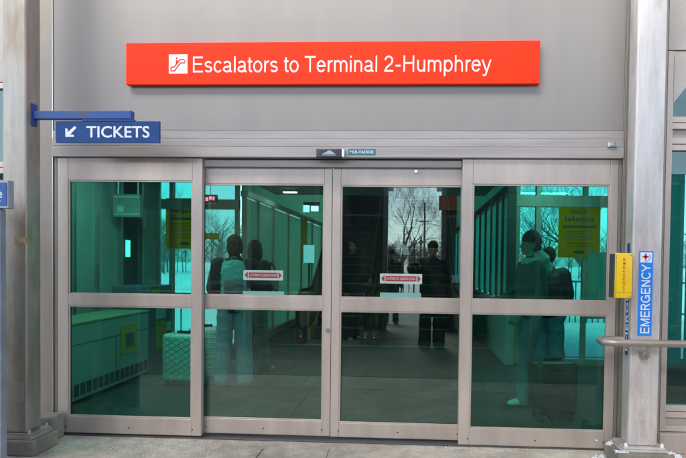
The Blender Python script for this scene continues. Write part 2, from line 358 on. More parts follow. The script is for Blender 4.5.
def copy_tree(o, parent=None):
    c = o.copy(); COL.objects.link(c); c.parent = parent
    for ch in list(o.children): copy_tree(ch, c)
    return c

# ================================================================== SETTING
def sheet(name, x0, x1, y0, y1, z, m, nx=1, ny=1, amp=0, ns=.1, solid=0):
    bm = bmesh.new(); vs = [[bm.verts.new((x0+(x1-x0)*i/nx, y0+(y1-y0)*j/ny, z + (amp*noise.noise(Vector((i*(x1-x0)/nx*ns, j*(y1-y0)/ny*ns, 0))) if amp else 0))) for j in range(ny+1)] for i in range(nx+1)]
    for i in range(nx):
        for j in range(ny): bm.faces.new((vs[i][j], vs[i+1][j], vs[i+1][j+1], vs[i][j+1]))
    me = bpy.data.meshes.new(name); bm.to_mesh(me); bm.free(); me.materials.append(m)
    for p in me.polygons: p.use_smooth = amp > 0
    o = bpy.data.objects.new(name, me); link(o); o['kind'] = 'structure'; return o
sheet('ground', -600, 600, -600, 600, -.16, M['snow'], 240, 240, .06, .02)
pv = MB(); pv.box(-14, 14, -9.2, .0, -.3, 0)
pvo = pv.build('pavement', M['concrete']); pvo['kind'] = 'structure'
kb = MB()
for i in range(14): kb.box(-14+i*2.0, -14+i*2.0+1.992, -9.36, -9.202, -.35, .008, .012)
kb.build('kerb', M['kerb'])['kind'] = 'structure'
sheet('road', -200, 200, -17.5, -9.37, -.085, M['asphalt'])
jt = MB()
for x in (-3.6, -1.15, 1.3, 3.75): 
    pts = [(x + .006*noise.noise(Vector((x, k*.7, 0))), -9.2+k*.46, .0015) for k in range(20)]
    jt.box(x-.004, x+.004, -9.19, -.2, -.001, .0016)
jt.box(-13.9, 13.9, -2.404, -2.396, -.001, .0013)
jo = jt.build('pavement_joints', M['gasket']); jo['kind'] = 'structure'
sheet('darkened_paving', -13.99, 13.99, -9.19, -2.41, .0045, concretemat('darkened_concrete', (.24, .22, .19)))  # added dark sheet, tones down the paving's reflection in the doors
# hairline crack in the pavement
ck = MB(); p = at(352, 457, Z=0); pts = []
c0 = at(330, 448, Z=0); c1 = at(322, 470, Z=0)
for k in range(12):
    f_ = k/11; q = c0.lerp(c1, f_); pts.append((q.x+.012*noise.noise(Vector((k*.8, 3, 0))), q.y, .001))
ck.tube(pts, .0018, 4); ck.build('pavement_crack', M['gasket'])['kind'] = 'structure'
# indoor floor
fl = MB(); fl.box(-4.6, 5.2, .13, 4.5, -.3, .004); fl.box(-2.8, 1.37, 4.5, 14.5, -.3, .004)
fo = fl.build('lobby_floor', M['floormat']); fo['kind'] = 'structure'
tb = MB()
tw = .355
x = -4.5
ys = [1.89, 2.46, 3.03, 3.60]
while x < 1.5:
    tb.box(x+.004, min(x+tw-.004, 1.52), 1.893, 3.597, .0045, .008); x += tw
tbo = tb.build('tile_band', M['tile']); tbo['kind'] = 'structure'
tj = MB(); tj.box(-4.5, 1.52, 3.600, 3.612, .0045, .0085); tj.box(-4.5, 1.52, 1.878, 1.890, .0045, .0085); tj.box(1.53, 1.545, .2, 3.6, .0045, .009)
tj.build('floor_strip', M['gasket'])['kind'] = 'structure'
th = MB(); th.box(-2.75, 1.3, 5.16, 5.20, .0045, .010); th.build('threshold_strip', M['joint'])['kind'] = 'structure'

# ================================================================== FACADE
XL, XR, HZ, HT = -2.927, 1.584, 2.280, 2.498
fac = empty('facade', (0, .1, 0), 0, 'grey beige metal panelled station facade above and beside the sliding doors', 'building')
SPLIT = {'corner_trim', 'jamb', 'edge_bead', 'side_wall', 'transom', 'mullion', 'frosted_panel', 'post', 'outer_wall', 'leg', 'hanger', 'upper_wall', 'wall_panel', 'dark_panel', 'cross_rail', 'rail', 'yellow_sticker', 'white_sticker', 'newel_base', 'picket', 'ceiling', 'hall_shell', 'base_plate', 'seam', 'stripe'}
def child(mb, name, m, parent, smooth=False):
    """mesh modelled in world coordinates, parented to an empty that may be moved"""
    inv_ = Matrix.Translation(parent.location).inverted()
    if name in SPLIT:
        bm = mb.bm; bm.verts.index_update(); bm.verts.ensure_lookup_table(); seen = set(); first = None
        for v0 in bm.verts:
            if v0.index in seen: continue
            st_ = [v0]; isl = []; seen.add(v0.index)
            while st_:
                v = st_.pop(); isl.append(v)
                for e_ in v.link_edges:
                    o2 = e_.other_vert(v)
                    if o2.index not in seen: seen.add(o2.index); st_.append(o2)
            k_ = MB(); mp_ = {v.index: k_.bm.verts.new(v.co) for v in isl}
            for f_ in {f for v in isl for f in v.link_faces}: k_.bm.faces.new([mp_[v.index] for v in f_.verts])
            o = k_.build(name, m, None, smooth); o.parent = parent; o.matrix_parent_inverse = inv_
            first = first or o
        bm.free(); return first
    o = mb.build(name, m, None, smooth); o.parent = parent; o.matrix_parent_inverse = inv_
    return o
w = MB(); w.box(-2.955, 1.603, -.006, .16, HT+.003, 4.3, .003); child(w, 'wall_panel', M['wall'], fac)
w = MB()
w.box(-3.10, -2.962, -.005, .16, .0, 4.3, .004); w.box(1.610, 1.66, -.02, .16, 0, 4.3, .004); w.box(1.663, 1.93, -.0, .16, 0, 4.3, .004)
child(w, 'corner_trim', M['trim'], fac)
w = MB(); w.box(-2.9615, -2.9555, -.012, .05, 0, 4.3, .001); w.box(1.6035, 1.6095, -.012, .05, 0, 4.3, .001)
child(w, 'edge_bead', M['brushed'], fac)
w = MB(); w.box(-9, -3.103, .02, .16, 2.9, 4.3); w.box(2.9, 9, .0, .16, 0, 4.3); w.box(-9, -5.2, .02, .16, 0, 2.897); w.box(1.933, 2.897, .0, .16, 3.123, 4.3)
w.box(-9, 9, -.06, .2, 4.303, 4.5, .01)
child(w, 'outer_wall', M['facade'], fac)
w = MB(); w.box(-4.8, 5.4, .165, 4.7, 4.3, 4.45); child(w, 'roof', M['darkwall'], fac)
# ---- side windows
def window(name, x0, x1, rows, label, y=.02):
    r = empty(name, ((x0+x1)/2, y, 0), 0, label, 'window', 'windows beside the doors')
    f = MB(); fw = .045
    zs = sorted({z for a in rows for z in a[:2]})
    z0, z1 = min(zs), max(zs)
    f.box(x0, x0+fw, y-.015, y+.06, z0, z1, .003); f.box(x1-fw, x1, y-.015, y+.06, z0, z1, .003)
    for a, b, kind in rows:
        f.box(x0+fw, x1-fw, y-.010, y+.055, a, a+.045, .003); f.box(x0+fw, x1-fw, y-.010, y+.055, b-.045, b, .003)
    child(f, 'window_frame', M['frame'], r)
    for a, b, kind in rows:
        p = MB(); p.box(x0+fw-.004, x1-fw+.004, y+.02, y+.028, a+.04, b-.04)
        child(p, 'pane' if kind == 'g' else 'spandrel_panel', M['glass_win'] if kind == 'g' else M['facade'], r)
    return r
window('side_window', 1.935, 2.895, [(2.57, 3.12, 'g'), (.32, 2.40, 'g'), (.16, .315, 's'), (2.405, 2.565, 's')], 'tall teal glazed window right of the pale steel column')
window('side_window', -5.19, -3.11, [(2.2, 2.89, 'g'), (.32, 2.195, 'g'), (.10, .315, 's')], 'green glazed window at the left edge behind the brown steel column')
w = MB(); w.prism([(1.98, 3.078), (2.26, 3.078), (1.98, 2.72)], 'y', .002, .014); child(w, 'reflection_plate', M['facade'], bpy.data.objects['side_window'])  # beige triangle stands in for a slanted reflection in the upper pane
w = MB(); w.box(1.92, 2.9, -.04, .03, .0, .155, .006); child(w, 'window_plinth', M['frame'], bpy.data.objects['side_window'])

# ---- header / door operator
hd = empty('door_header', (-.67, 0, HZ), 0, 'long champagne aluminium door header with shallow grooves over the four glass panels', 'door header')
w = MB()
w.box(XL-.03, 1.603, -.03, .16, HZ+.004, HZ+.088, .004); w.box(XL-.03, 1.603, -.022, .16, HZ+.0905, HZ+.152, .004); w.box(XL-.03, 1.603, -.014, .16, HZ+.1545, HT, .004)
child(w, 'header_cover', M['header'], hd)
w = MB(); w.box(-1.716, .362, .075, .15, HZ-.018, HZ+.004, .002); child(w, 'track_slot', M['gasket'], hd)
w = MB(); w.box(-1.716, .362, .030, .064, HZ-.062, HZ-.006, .003); child(w, 'track_cover', M['header'], hd)
w = MB(); q = at(612, 145, Y=-.03); w.box(q.x-.035, q.x+.035, -.045, -.031, q.z-.018, q.z+.018, .004); w.cyl((q.x, -.055, q.z), (q.x, -.045, q.z), .011)
child(w, 'key_lock', M['brushed'], hd)

# ---- doors
def door_panel(name, x0, x1, z0, z1, gx0, gx1, rows, y0, y1, gmat, label, cat, group):
    r = empty(name, ((x0+x1)/2, (y0+y1)/2, z0), 0, label, cat, group)
    f = MB(); b = .004
    f.box(x0, gx0, y0, y1, z0, z1, b); f.box(gx1, x1, y0, y1, z0, z1, b)
    lo = [z0]+[a[1] for a in rows]; hi = [a[0] for a in rows]+[z1]
    for a, c in zip(lo, hi): f.box(gx0+.0005, gx1-.0005, y0+.0015, y1-.0015, a, c, .003)
    child(f, 'frame', M['frame'], r)
    bd = MB(); ga = MB(); t = .012
    for a, c in rows:
        for (A, B, C_, D) in ((gx0, gx0+t, a, c), (gx1-t, gx1, a, c), (gx0+t, gx1-t, a, a+t), (gx0+t, gx1-t, c-t, c)):
            bd.box(A, B, y0+.006, y0+.016, C_, D, .002)
            ga.box(A+(t*.6 if A == gx0 else 0), B+(.004 if A == gx0 else 0), y0+.0165, y0+.022, C_, D)
    child(bd, 'glazing_bead', M['frame'], r); child(ga, 'gasket', M['gasket'], r)
    for a, c in rows:
        p = MB(); p.box(gx0+.001, gx1-.001, y0+.024, y0+.030, a+.001, c-.001)
        o = child(p, 'pane', gmat, r)
    sc = [(x0+(x1-x0)*k, z0+.05) for k in (.06, .5, .94)]
    for sx, sz in sc:
        s_ = MB(); s_.cyl((sx, y0-.003, sz), (sx, y0+.002, sz), .0065, seg=10); child(s_, 'screw', M['dkgrey'], r)
    return r
g1 = 'fixed outer glass panels of the entrance'; g2 = 'automatic sliding glass doors'
P1 = door_panel('glass_panel', XL, -1.721, .022, HZ-.0, -2.836, -1.801, [(.158, 1.074), (1.166, 2.098)], 0, .05, M['glass_fix'], 'leftmost fixed panel of deep green glass under the blue tickets sign', 'glass panel', g1)
P4 = door_panel('glass_panel', .367, 1.575, .012, HZ-.0, .451, 1.514, [(.146, 1.066), (1.17, 2.084)], 0, .05, M['glass_fix'], 'rightmost fixed panel of deep green glass beside the yellow emergency box', 'glass panel', g1)
def q(u, v): return at(u, v, Y=.07)
a, b_ = q(203, 183), q(325, 298); c_, d_ = q(203, 308), q(320, 421); e_ = q(330, 437)
P2 = door_panel('sliding_door', -1.775, -.676, .028, 2.222, -1.745, -.738, [(.150, 1.066), (1.168, 2.086)], .07, .115, M['glass_slide'], 'left sliding glass door with two travellers and suitcases behind it', 'sliding door', g2)
P3 = door_panel('sliding_door', -.672, .43, .024, 2.222, -.604, .378, [(.140, 1.060), (1.164, 2.080)], .07, .115, M['glass_slide'], 'right sliding glass door mirroring the photographer and a bare tree', 'sliding door', g2)
w = MB(); 
for z in (1.10,): w.cyl((-.700, .055, .90), (-.700, .071, .90), .016, seg=20)
child(w, 'lock_cylinder', M['brushed'], P2)
w = MB(); w.cyl((.0, .05, 2.19), (.0, .071, 2.19), .013, seg=16); child(w, 'peg', M['brushed'], P3)
# jambs and threshold
w = MB(); w.box(-2.954, XL-.003, -.0, .12, .0, HZ+.002, .003); w.box(1.578, 1.602, -.0, .12, .0, HZ+.002, .003)
jm = child(w, 'jamb', M['trim'], hd)
w = MB(); w.box(-2.95, 1.60, -.01, .125, .001, .011, .003); to = w.build('door_threshold', M['dkgrey']); tag(to, 'thin metal threshold strip running under all the glass doors', 'threshold')
# stickers on the sliding doors
def sticker(parent, x0, x1, z0, z1, sx0, sx1, sz0, sz1):
    y = .0935
    y -= .0
    w = MB(); w.box(x0, x1, y-.0015, y-.0005, z0, z1); o = child(w, 'warning_sticker', M['stickwhite'], parent)
    inv = o.matrix_parent_inverse.copy()
    h = z1-z0; zc = (z0+z1)/2
    a = MB(); ah = h*.37; L = x1-x0
    a.prism([(x0+L*.03, zc), (x0+L*.11, zc+ah), (x0+L*.11, zc-ah)], 'y', y-.0025, y-.0018)
    a.prism([(x1-L*.03, zc), (x1-L*.11, zc-ah), (x1-L*.11, zc+ah)], 'y', y-.0025, y-.0018)
    a.box(x0+L*.135, x1-L*.135, y-.0025, y-.0018, zc-h*.27, zc+h*.27)
    ao = a.build('arrow', M['stickred'], o)
    textmesh('lettering', 'AUTOMATIC SLIDING DOOR', x0+L*.155, x1-L*.155, zc-h*.13, zc+h*.13, y-.0028, M['stickwhite'], o, .012, .0004)
    w = MB(); w.box(sx0, sx1, y-.0015, y-.0005, sz0, sz1); child(w, 'film_strip', M['mint'], parent)
def rect(u0, v0, u1, v1, Y):
    A = at(u0, v0, Y=Y); B = at(u1, v1, Y=Y); return A.x, B.x, B.z, A.z
sticker(P2, *rect(243.5, 270, 283, 280.5, .093), *rect(243, 291, 284, 297.5, .093))
sticker(P3, *rect(380, 273.5, 422, 284, .093), *rect(380, 292.5, 421, 299.5, .093))

# ---- motion sensor and label on header
a = at(317, 149, Y=-.05); b_ = at(345, 158.5, Y=-.05)
ms = empty('motion_sensor', ((a.x+b_.x)/2, -.05, b_.z), 0, 'black motion sensor box fixed on the door header', 'sensor')
w = MB(); w.box(a.x, b_.x-.028, -.085, -.0305, b_.z, a.z, .006); child(w, 'housing', M['black'], ms)
w = MB(); w.box(b_.x-.026, b_.x, -.082, -.0305, b_.z+.002, a.z-.002, .008, 3); child(w, 'end_cap', M['brushed'], ms)
w = MB(); w.box(a.x+.03, b_.x-.045, -.0885, -.086, b_.z+.012, a.z-.012, .002); child(w, 'lens', mat('sensor_lens', (.012, .016, .03), .35, 0, .05), ms)
w = MB(); cx_ = (a.x+b_.x)/2-.01; w.prism([(cx_-.055, b_.z+.028), (cx_+.05, b_.z+.028), (cx_+.03, b_.z+.042), (cx_+.02, b_.z+.05), (cx_-.002, b_.z+.058), (cx_-.02, b_.z+.044)], 'y', -.0902, -.0888)
w.box(cx_-.055, cx_+.055, -.0902, -.0888, b_.z+.016, b_.z+.023)
child(w, 'emblem', mat('emblem_grey', (.42, .44, .52), .4), ms)
a = at(348.5, 149, Y=-.03); b_ = at(375.5, 155, Y=-.03)
w = MB(); w.box(a.x, b_.x, -.0335, -.0305, b_.z, a.z, .0008); lb = w.build('number_label', M['teal_label'])
tag(lb, 'small teal number label stuck on the header right of the sensor', 'label')
textmesh('lettering', 'MLR-VAD02K', a.x+.012, b_.x-.012, b_.z+.011, a.z-.011, -.0338, M['white'], lb, .004, .0005)

# ================================================================== SIGNS
rs = empty('direction_sign', (-.69, -.03, 2.85), 0, 'long bright red sign reading Escalators to Terminal 2-Humphrey above the doors', 'sign')
sx0, sx1, sz0, sz1 = -2.3207, .9413, 2.8501, 3.1799
w = MB(); w.box(sx0, sx1, -.06, -.018, sz0, sz1, .003); child(w, 'sign_board', M['rednew'], rs)
w = MB(); w.box(sx0+.1, sx1-.1, -.0175, -.0065, sz0+.05, sz1-.05); child(w, 'mounting', M['dkgrey'], rs)
yt = -.0605
A = at(191.5, 57, Y=yt); B = at(490, 77.5, Y=yt)
zb = (at(191.5, 71.5, Y=yt).z+at(490, 72.5, Y=yt).z)/2; zt = at(300, 56, Y=yt).z
# the lettering box spans cap top to the descender of p and y
grotesque('lettering', 'Escalators to Terminal 2-Humphrey', A.x+.01, B.x, zb, zt-zb, yt, M['white'], rs, wt=.90).matrix_parent_inverse = Matrix.Translation(rs.location).inverted()
A = at(169, 54.5, Y=yt); B = at(187.5, 73.5, Y=yt)
w = MB(); w.box(A.x, B.x, -.0625, -.0606, B.z, A.z, .0009)
# rounded corners: octagonal plate
ic = child(w, 'escalator_pictogram', M['white'], rs)
def line2(mb, pts, r, y): mb.tube([(p[0], y, p[1]) for p in pts], r, 6)
w = MB(); L = B.x-A.x
def pp(fx, fz): return (A.x+L*fx, B.z+(A.z-B.z)*fz)
line2(w, [pp(.12, .14), pp(.3, .14), pp(.62, .56), pp(.84, .56), pp(.88, .66), pp(.8, .74), pp(.6, .74), pp(.28, .34), pp(.14, .34), pp(.1, .24), pp(.12, .14)], .0042, -.0632)
line2(w, [pp(.42, .52), pp(.42, .70)], .0065, -.0632); w.ball((*pp(.42, .80)[:1], -.0632, pp(.42, .80)[1]), (.008, .002, .008))
wo = w.build('pictogram_line', M['rednew'], ic)

# ---- blue tickets sign and its bracket
Yt = -.39
br = empty('tickets_sign', (-2.85, Yt, 2.45), 0, 'blue TICKETS sign with a white down-left arrow hung from a worn blue arm', 'sign')
A = at(41, 111.5, Y=Yt); B = at(133, 120.5, Y=Yt); z1 = A.z; z0 = at(41, 119.5, Y=Yt).z
w = MB(); w.box(-2.838, B.x-.012, Yt-.022, Yt+.022, z0, z1, .004); w.box(B.x-.012, B.x, Yt-.024, Yt+.024, z0-.003, z1+.001, .004)
child(w, 'arm', M['bluepaint'], br)
w = MB(); w.box(-2.849, -2.839, Yt-.03, Yt+.03, at(37, 126, Y=Yt).z, at(37, 104, Y=Yt).z, .002); child(w, 'arm_plate', M['bluepaint'], br)
A = at(56.5, 121.5, Y=Yt); B = at(160, 143, Y=Yt)
w = MB(); w.box(A.x, B.x, Yt-.010, Yt+.010, B.z, A.z, .001); child(w, 'sign_board', M['blue'], br)
w = MB(); w.box(A.x+.20, B.x-.19, Yt-.015, Yt+.015, A.z+.001, z0-.001, .001); child(w, 'hanger_strip', M['bluepaint'], br)
yf = Yt-.0105
C0 = at(86.5, 126, Y=yf); C1 = at(149.5, 137.7, Y=yf)
inv = Matrix.Translation(br.location).inverted()
textmesh('lettering', 'TICKETS', C0.x, C1.x, C1.z, C0.z, yf, M['white'], br, .012, .0015).matrix_parent_inverse = inv
C0 = at(65.5, 126, Y=yf); C1 = at(76.5, 136.8, Y=yf)
w = MB(); X0, X1, Z0, Z1 = C0.x, C1.x, C1.z, C0.z; dx = X1-X0; dz = Z1-Z0; t_ = .16
w.prism([(X0, Z0), (X0+dx*.82, Z0), (X0+dx*.72, Z0+dz*.2), (X0+dx*.42, Z0+dz*.2), (X1, Z0+dz*.84), (X0+dx*.84, Z1), (X0+dx*.2, Z0+dz*.42), (X0+dx*.2, Z0+dz*.72), (X0, Z0+dz*.82)], 'y', yf-.0018, yf-.0002)
child(w, 'arrow', M['white'], br)

# ================================================================== COLUMNS
def column(x0, x1, y0, y1, z0, m, name, label, ztop=4.3):
    r = empty(name, ((x0+x1)/2, (y0+y1)/2, 0), 0, label, 'column', 'steel columns beside the doors')
    w = MB(); w.box(x0, x1, y0, y1, z0, ztop, .016, 4); child(w, 'shaft', m, r, True)
    return r
LC = column(-3.030, -2.850, -.47, -.305, .160, M['steel_l'], 'steel_column', 'brownish weathered square steel column left of the doors on a concrete plinth')
w = MB(); w.box(-3.10, -2.800, -.49, -.27, .146, .160, .002); w.box(-3.10, -2.790, -.50, -.26, .118, .1455, .003); child(w, 'base_plate', M['steel_l'], LC)
w = MB(); w.box(-3.16, -2.765, -.515, -.225, 0, .1175, .012); child(w, 'plinth', M['plinthc'], LC)
w = MB(); w.box(-3.0, -2.845, -.20, -.03, 0, .20, .012); child(w, 'rear_block', M['plinthc'], LC)
for (bx, by) in ((-2.822, -.475), (-2.822, -.285)):
    w = MB(); w.cyl((bx, by, .1605), (bx, by, .178), .011, seg=6); w.ball((bx, by, .18), (.007, .007, .005)); child(w, 'anchor_bolt', M['brushed'], LC)
A = at(10, 381, Y=-.471); B = at(24.5, 403, Y=-.471)
w = MB(); w.box(A.x, B.x, -.474, -.4705, B.z, A.z, .001); child(w, 'cover_plate', M['steel_l'], LC)
A = at(14, 237, Y=-.471); B = at(27, 244.5, Y=-.471)
w = MB(); w.box(A.x, B.x, -.4725, -.4705, B.z, A.z, .0003); child(w, 'tape_remnant', mat('old_tape', (.40, .30, .15), .7, 0, .3, 40), LC)
RCX0, RCX1, RY0, RY1 = 1.565, 1.772, -.34, -.185
RC = column(RCX0, RCX1, RY0, RY1, .150, M['steel_r'], 'steel_column', 'pale weathered square steel column carrying the blue EMERGENCY strip')
w = MB(); w.box(1.52, 1.815, -.375, -.15, .134, .1495, .003); w.box(1.50, 1.835, -.39, -.14, .118, .1335, .003); child(w, 'base_plate', M['steel_r'], RC)
w = MB(); w.box(1.47, 1.865, -.42, -.11, 0, .1175, .012); child(w, 'plinth', M['plinthc'], RC)
for (bx, by) in ((1.54, -.36), (1.795, -.36)):
    w = MB(); w.cyl((bx, by, .1500), (bx, by, .172), .012, seg=6); w.ball((bx, by, .173), (.008, .008, .006)); child(w, 'anchor_bolt', M['white'], RC)
A = at(635.5, 399, Y=RY0); B = at(649.5, 421, Y=RY0)
w = MB(); w.box(A.x, B.x, RY0-.003, RY0-.0005, B.z, A.z, .001); child(w, 'cover_plate', M['steel_r'], RC)
# emergency strip
es = None
A = at(638.5, 251, Y=RY0); B = at(651.5, 336, Y=RY0); ex0, ex1, ez0, ez1 = A.x+.004, B.x-.001, B.z, A.z
w = MB(); w.box(ex0, ex1, RY0-.0018, RY0-.0006, ez0, ez1); es = w.build('emergency_strip', M['emblue']); tag(es, 'bright blue vertical EMERGENCY strip with red cross stuck on the pale column', 'sticker')
grotesque('lettering', 'EMERGENCY', 0, 1, 0, 1, RY0-.0022, M['white'], es, .0006, (ex1-.018, ex0+.020, ez0+.018, ez0+(ez1-ez0)*.835), 1.25)
zz = ez0+(ez1-ez0)*.865
w = MB(); w.box(ex0+.009, ex1-.009, RY0-.0028, RY0-.0019, zz, ez1-.010, .0004); w.build('cross_panel', M['white'], es)
w = MB(); zc = zz+.055 if False else (zz+ez1-.010)/2+.006; xc = (ex0+ex1)/2-.004; s_ = .022
w.box(xc-s_, xc+s_, RY0-.0036, RY0-.0029, zc-.007, zc+.007); w.box(xc-.007, xc+.007, RY0-.0036, RY0-.0029, zc-s_, zc+s_); w.build('red_cross', mat('cross_red', (.75, .02, .03), .5), es)
w = MB(); w.tube([(xc+.002+.030*math.cos(R(a)), RY0-.0031, zc-.002+.030*math.sin(R(a))) for a in range(-100, 41, 10)], .0028, 6); w.build('emblem_curve', M['emblue'], es)
# yellow emergency call box on the column's left face
eb = empty('emergency_call_box', (1.50, -.3, 1.22), 0, 'yellow emergency call box with dark side fixed left of the pale column', 'call box')
Yb = -.40
A = at(615.5, 253, Y=Yb); B = at(632, 298.5, Y=Yb)
w = MB(); w.box(A.x, B.x, Yb, -.31, B.z, A.z, .010, 3); child(w, 'housing', M['yellow'], eb, True)
w = MB(); w.box(A.x-.008, A.x+.002, Yb+.006, -.30, B.z+.003, A.z-.003, .003); child(w, 'side_cover', M['dkgrey'], eb)
w = MB(); w.box(A.x+.006, B.x-.006, Yb-.0008, Yb+.001, (A.z*.12+B.z*.88), (A.z*.12+B.z*.88)+.0025); w.box(A.x+.006, A.x+.0085, Yb-.0008, Yb+.001, B.z+.01, A.z-.01); child(w, 'door_seam', M['dkgrey'], eb)
for zz_ in (A.z-.015, B.z+.015):
    w = MB(); w.cyl((B.x-.014, Yb-.003, zz_), (B.x-.014, Yb+.002, zz_), .005, seg=10); child(w, 'screw', M['brushed'], eb)
w = MB(); w.box(B.x+.0005, RCX0+.01 if B.x < RCX0 else B.x+.02, -.32, -.22, B.z+.05, A.z-.05, .002); child(w, 'bracket', M['dkgrey'], eb)
ltr = 'EMERGENCY'; n = len(ltr); zt_, zb_ = A.z-.035, B.z+.035; xc = (A.x+B.x)/2+.002
for i, ch in enumerate(ltr):
    h = (zt_-zb_)/n; z1 = zt_-i*h
    o = textmesh('letter', ch, xc-.008, xc+.008, z1-h*.72, z1, Yb-.0006, M['yellow_text'], eb, .012, .0008); o.matrix_parent_inverse = Matrix.Translation(eb.location).inverted()
# narrow blue sticker strip along the column's left side
w = MB(); w.box(RCX0-.0018, RCX0-.0006, -.29, -.24, .80, 1.62); ss = w.build('side_strip', M['blue']); tag(ss, 'narrow dark blue strip down the left side of the pale column behind the call box', 'sticker')
textmesh('lettering', 'EMERGENCY', -.305, -.265, .83, 1.50, 0, M['white'], ss, .0, .0005, vertical=True, rotfn=lambda v: Vector((RCX0-.0022+v.y, -.55-v.x, v.z)))

# ---- hand rail
rl = empty('hand_rail', (1.7, -.45, .85), 0, 'brushed steel tube hand rail with rounded return in front of the pale column', 'hand rail')
yr = -.47; A = at(602, 341.5, Y=yr); zr = at(650, 343.5, Y=yr).z; xl = A.x+.02; rr = .026; cr_ = .085
pts = [(4.6, yr, zr)] + [(xl+cr_+(3.0-xl)*(1-k/10), yr, zr) for k in range(1, 11)]
pts += [(xl+cr_-cr_*math.sin(R(a)), yr+cr_-cr_*math.cos(R(a)), zr) for a in range(15, 181, 15)]
pts += [(RCX0-.04, yr+2*cr_, zr)]
w = MB(); w.tube(pts, rr, 20); child(w, 'tube', M['rail'], rl, True)
q_ = at(644.5, 358, Y=-.40); w = MB()
w.box(q_.x-.018, q_.x+.018, -.42, RY0-.001, q_.z-.01, q_.z+.04, .003); w.cyl((q_.x, yr+.01, q_.z+.02), (q_.x, yr+.005, zr-.02), .010); w.cyl((q_.x, yr+.01, q_.z+.02), (q_.x, -.40, q_.z+.02), .010)
child(w, 'bracket', M['rail'], rl)
w = MB(); w.cyl((4.4, yr, 0), (4.4, yr, zr-.02), .022); child(w, 'post', M['rail'], rl)

# ---- kiosk at left edge
kq = empty('information_pylon', (-3.0, -.86, 0), 0, 'grey information pylon with pale screen at the left edge of the photo', 'kiosk')
w = MB(); w.box(-3.40, -2.712, -.905, -.845, .0, 1.775, .008); child(w, 'case', mat('pylon_grey', (.30, .34, .40), .4, .3), kq)
w = MB(); w.box(-3.38, -2.728, -.911, -.906, 1.27, 1.74, .002); child(w, 'screen_panel', mat('pale_blue_panel', (.52, .62, .72), .3), kq)
w = MB(); w.box(-3.38, -2.728, -.911, -.906, .55, 1.15, .002); child(w, 'blue_panel', M['blue'], kq)
bs = empty('line_sign', (-2.95, -.9, 1.80), 0, 'small blue sign with white lettering on top of the grey pylon at the left edge', 'sign')
w = MB(); w.box(-3.42, -2.655, -.905, -.85, 1.778, 1.962, .003); child(w, 'rim', mat('sign_rim_grey', (.40, .42, .46), .4, .3), bs)
w = MB(); w.box(-3.41, -2.664, -.910, -.9055, 1.795, 1.945, .0); child(w, 'sign_face', mat('line_blue', (.02, .11, .42), .4), bs)
textmesh('lettering', 'METRO Blue Line', -3.26, -2.69, 1.845, 1.905, -.911, M['white'], bs, .014, .0008).matrix_parent_inverse = Matrix.Translation(bs.location).inverted()
w = MB(); w.box(-3.26, -2.70, -.9115, -.9105, 1.822, 1.827); child(w, 'underline', M['white'], bs)

# ---- salt grains, snow lumps
rnd = random.Random(3)
w = bmesh.new()
def grain(bm, x, y, z, s):
    vs = [bm.verts.new((x+rnd.uniform(-s, s), y+rnd.uniform(-s, s), z+h)) for h in (0, 0, 0, s*1.1)]
    vs[0].co = (x-s, y-s*.6, z); vs[1].co = (x+s, y-s*.5, z); vs[2].co = (x+rnd.uniform(-.3, .3)*s, y+s, z)
    for a in ((0, 1, 3), (1, 2, 3), (2, 0, 3)): bm.faces.new([vs[i] for i in a])
for i in range(2600):
    t_ = rnd.random()
    if t_ < .6: x, y = rnd.uniform(-3.1, -1.6)+abs(rnd.gauss(0, .2)), -.03-abs(rnd.gauss(0, .28))
    elif t_ < .85: x, y = rnd.gauss(.45, .35), -.03-abs(rnd.gauss(0, .09))
    else: x, y = rnd.uniform(-3, 1.6), -.03-abs(rnd.gauss(0, .4))
    if (-3.17 < x < -2.76 and -.52 < y < -.2) or x > 1.46: continue
    grain(w, x, y, .001, rnd.uniform(.0012, .0040))
me = bpy.data.meshes.new('salt_grains'); w.to_mesh(me); w.free(); me.materials.append(M['salt'])
so = bpy.data.objects.new('salt_grains', me); link(so); tag(so, 'white salt grains scattered on the concrete along the doors', 'salt', kind='stuff')
w = MB()
for (x, y, z, s) in [(1.50, -.20, .12, .032), (1.455, -.25, .0, .035), (1.44, -.15, .0, .03), (1.49, -.385, .118, .02), (1.53, -.40, .118, .016), (1.86, -.3, .0, .05), (1.93, -.22, 0, .035), (1.90, -.36, 0, .03), (1.98, -.12, 0, .05), (1.84, -.39, .118, .02), (1.41, -.30, 0, .022), (1.36, -.2, 0, .018), (2.05, -.3, 0, .03)]:
    for k in range(16): w.ball((x+rnd.gauss(0, s*.9), y+rnd.gauss(0, s*.7), z+rnd.random()*s*.25), (s*rnd.uniform(.12, .5), s*rnd.uniform(.12, .45), s*rnd.uniform(.1, .35)), 2)
for v in w.bm.verts: v.co += Vector(noise.noise_vector(v.co*90))*.007
so = w.build('snow_clumps', M['snow'], None, True); tag(so, 'small white snow clumps around the foot of the pale column', 'snow', kind='stuff')

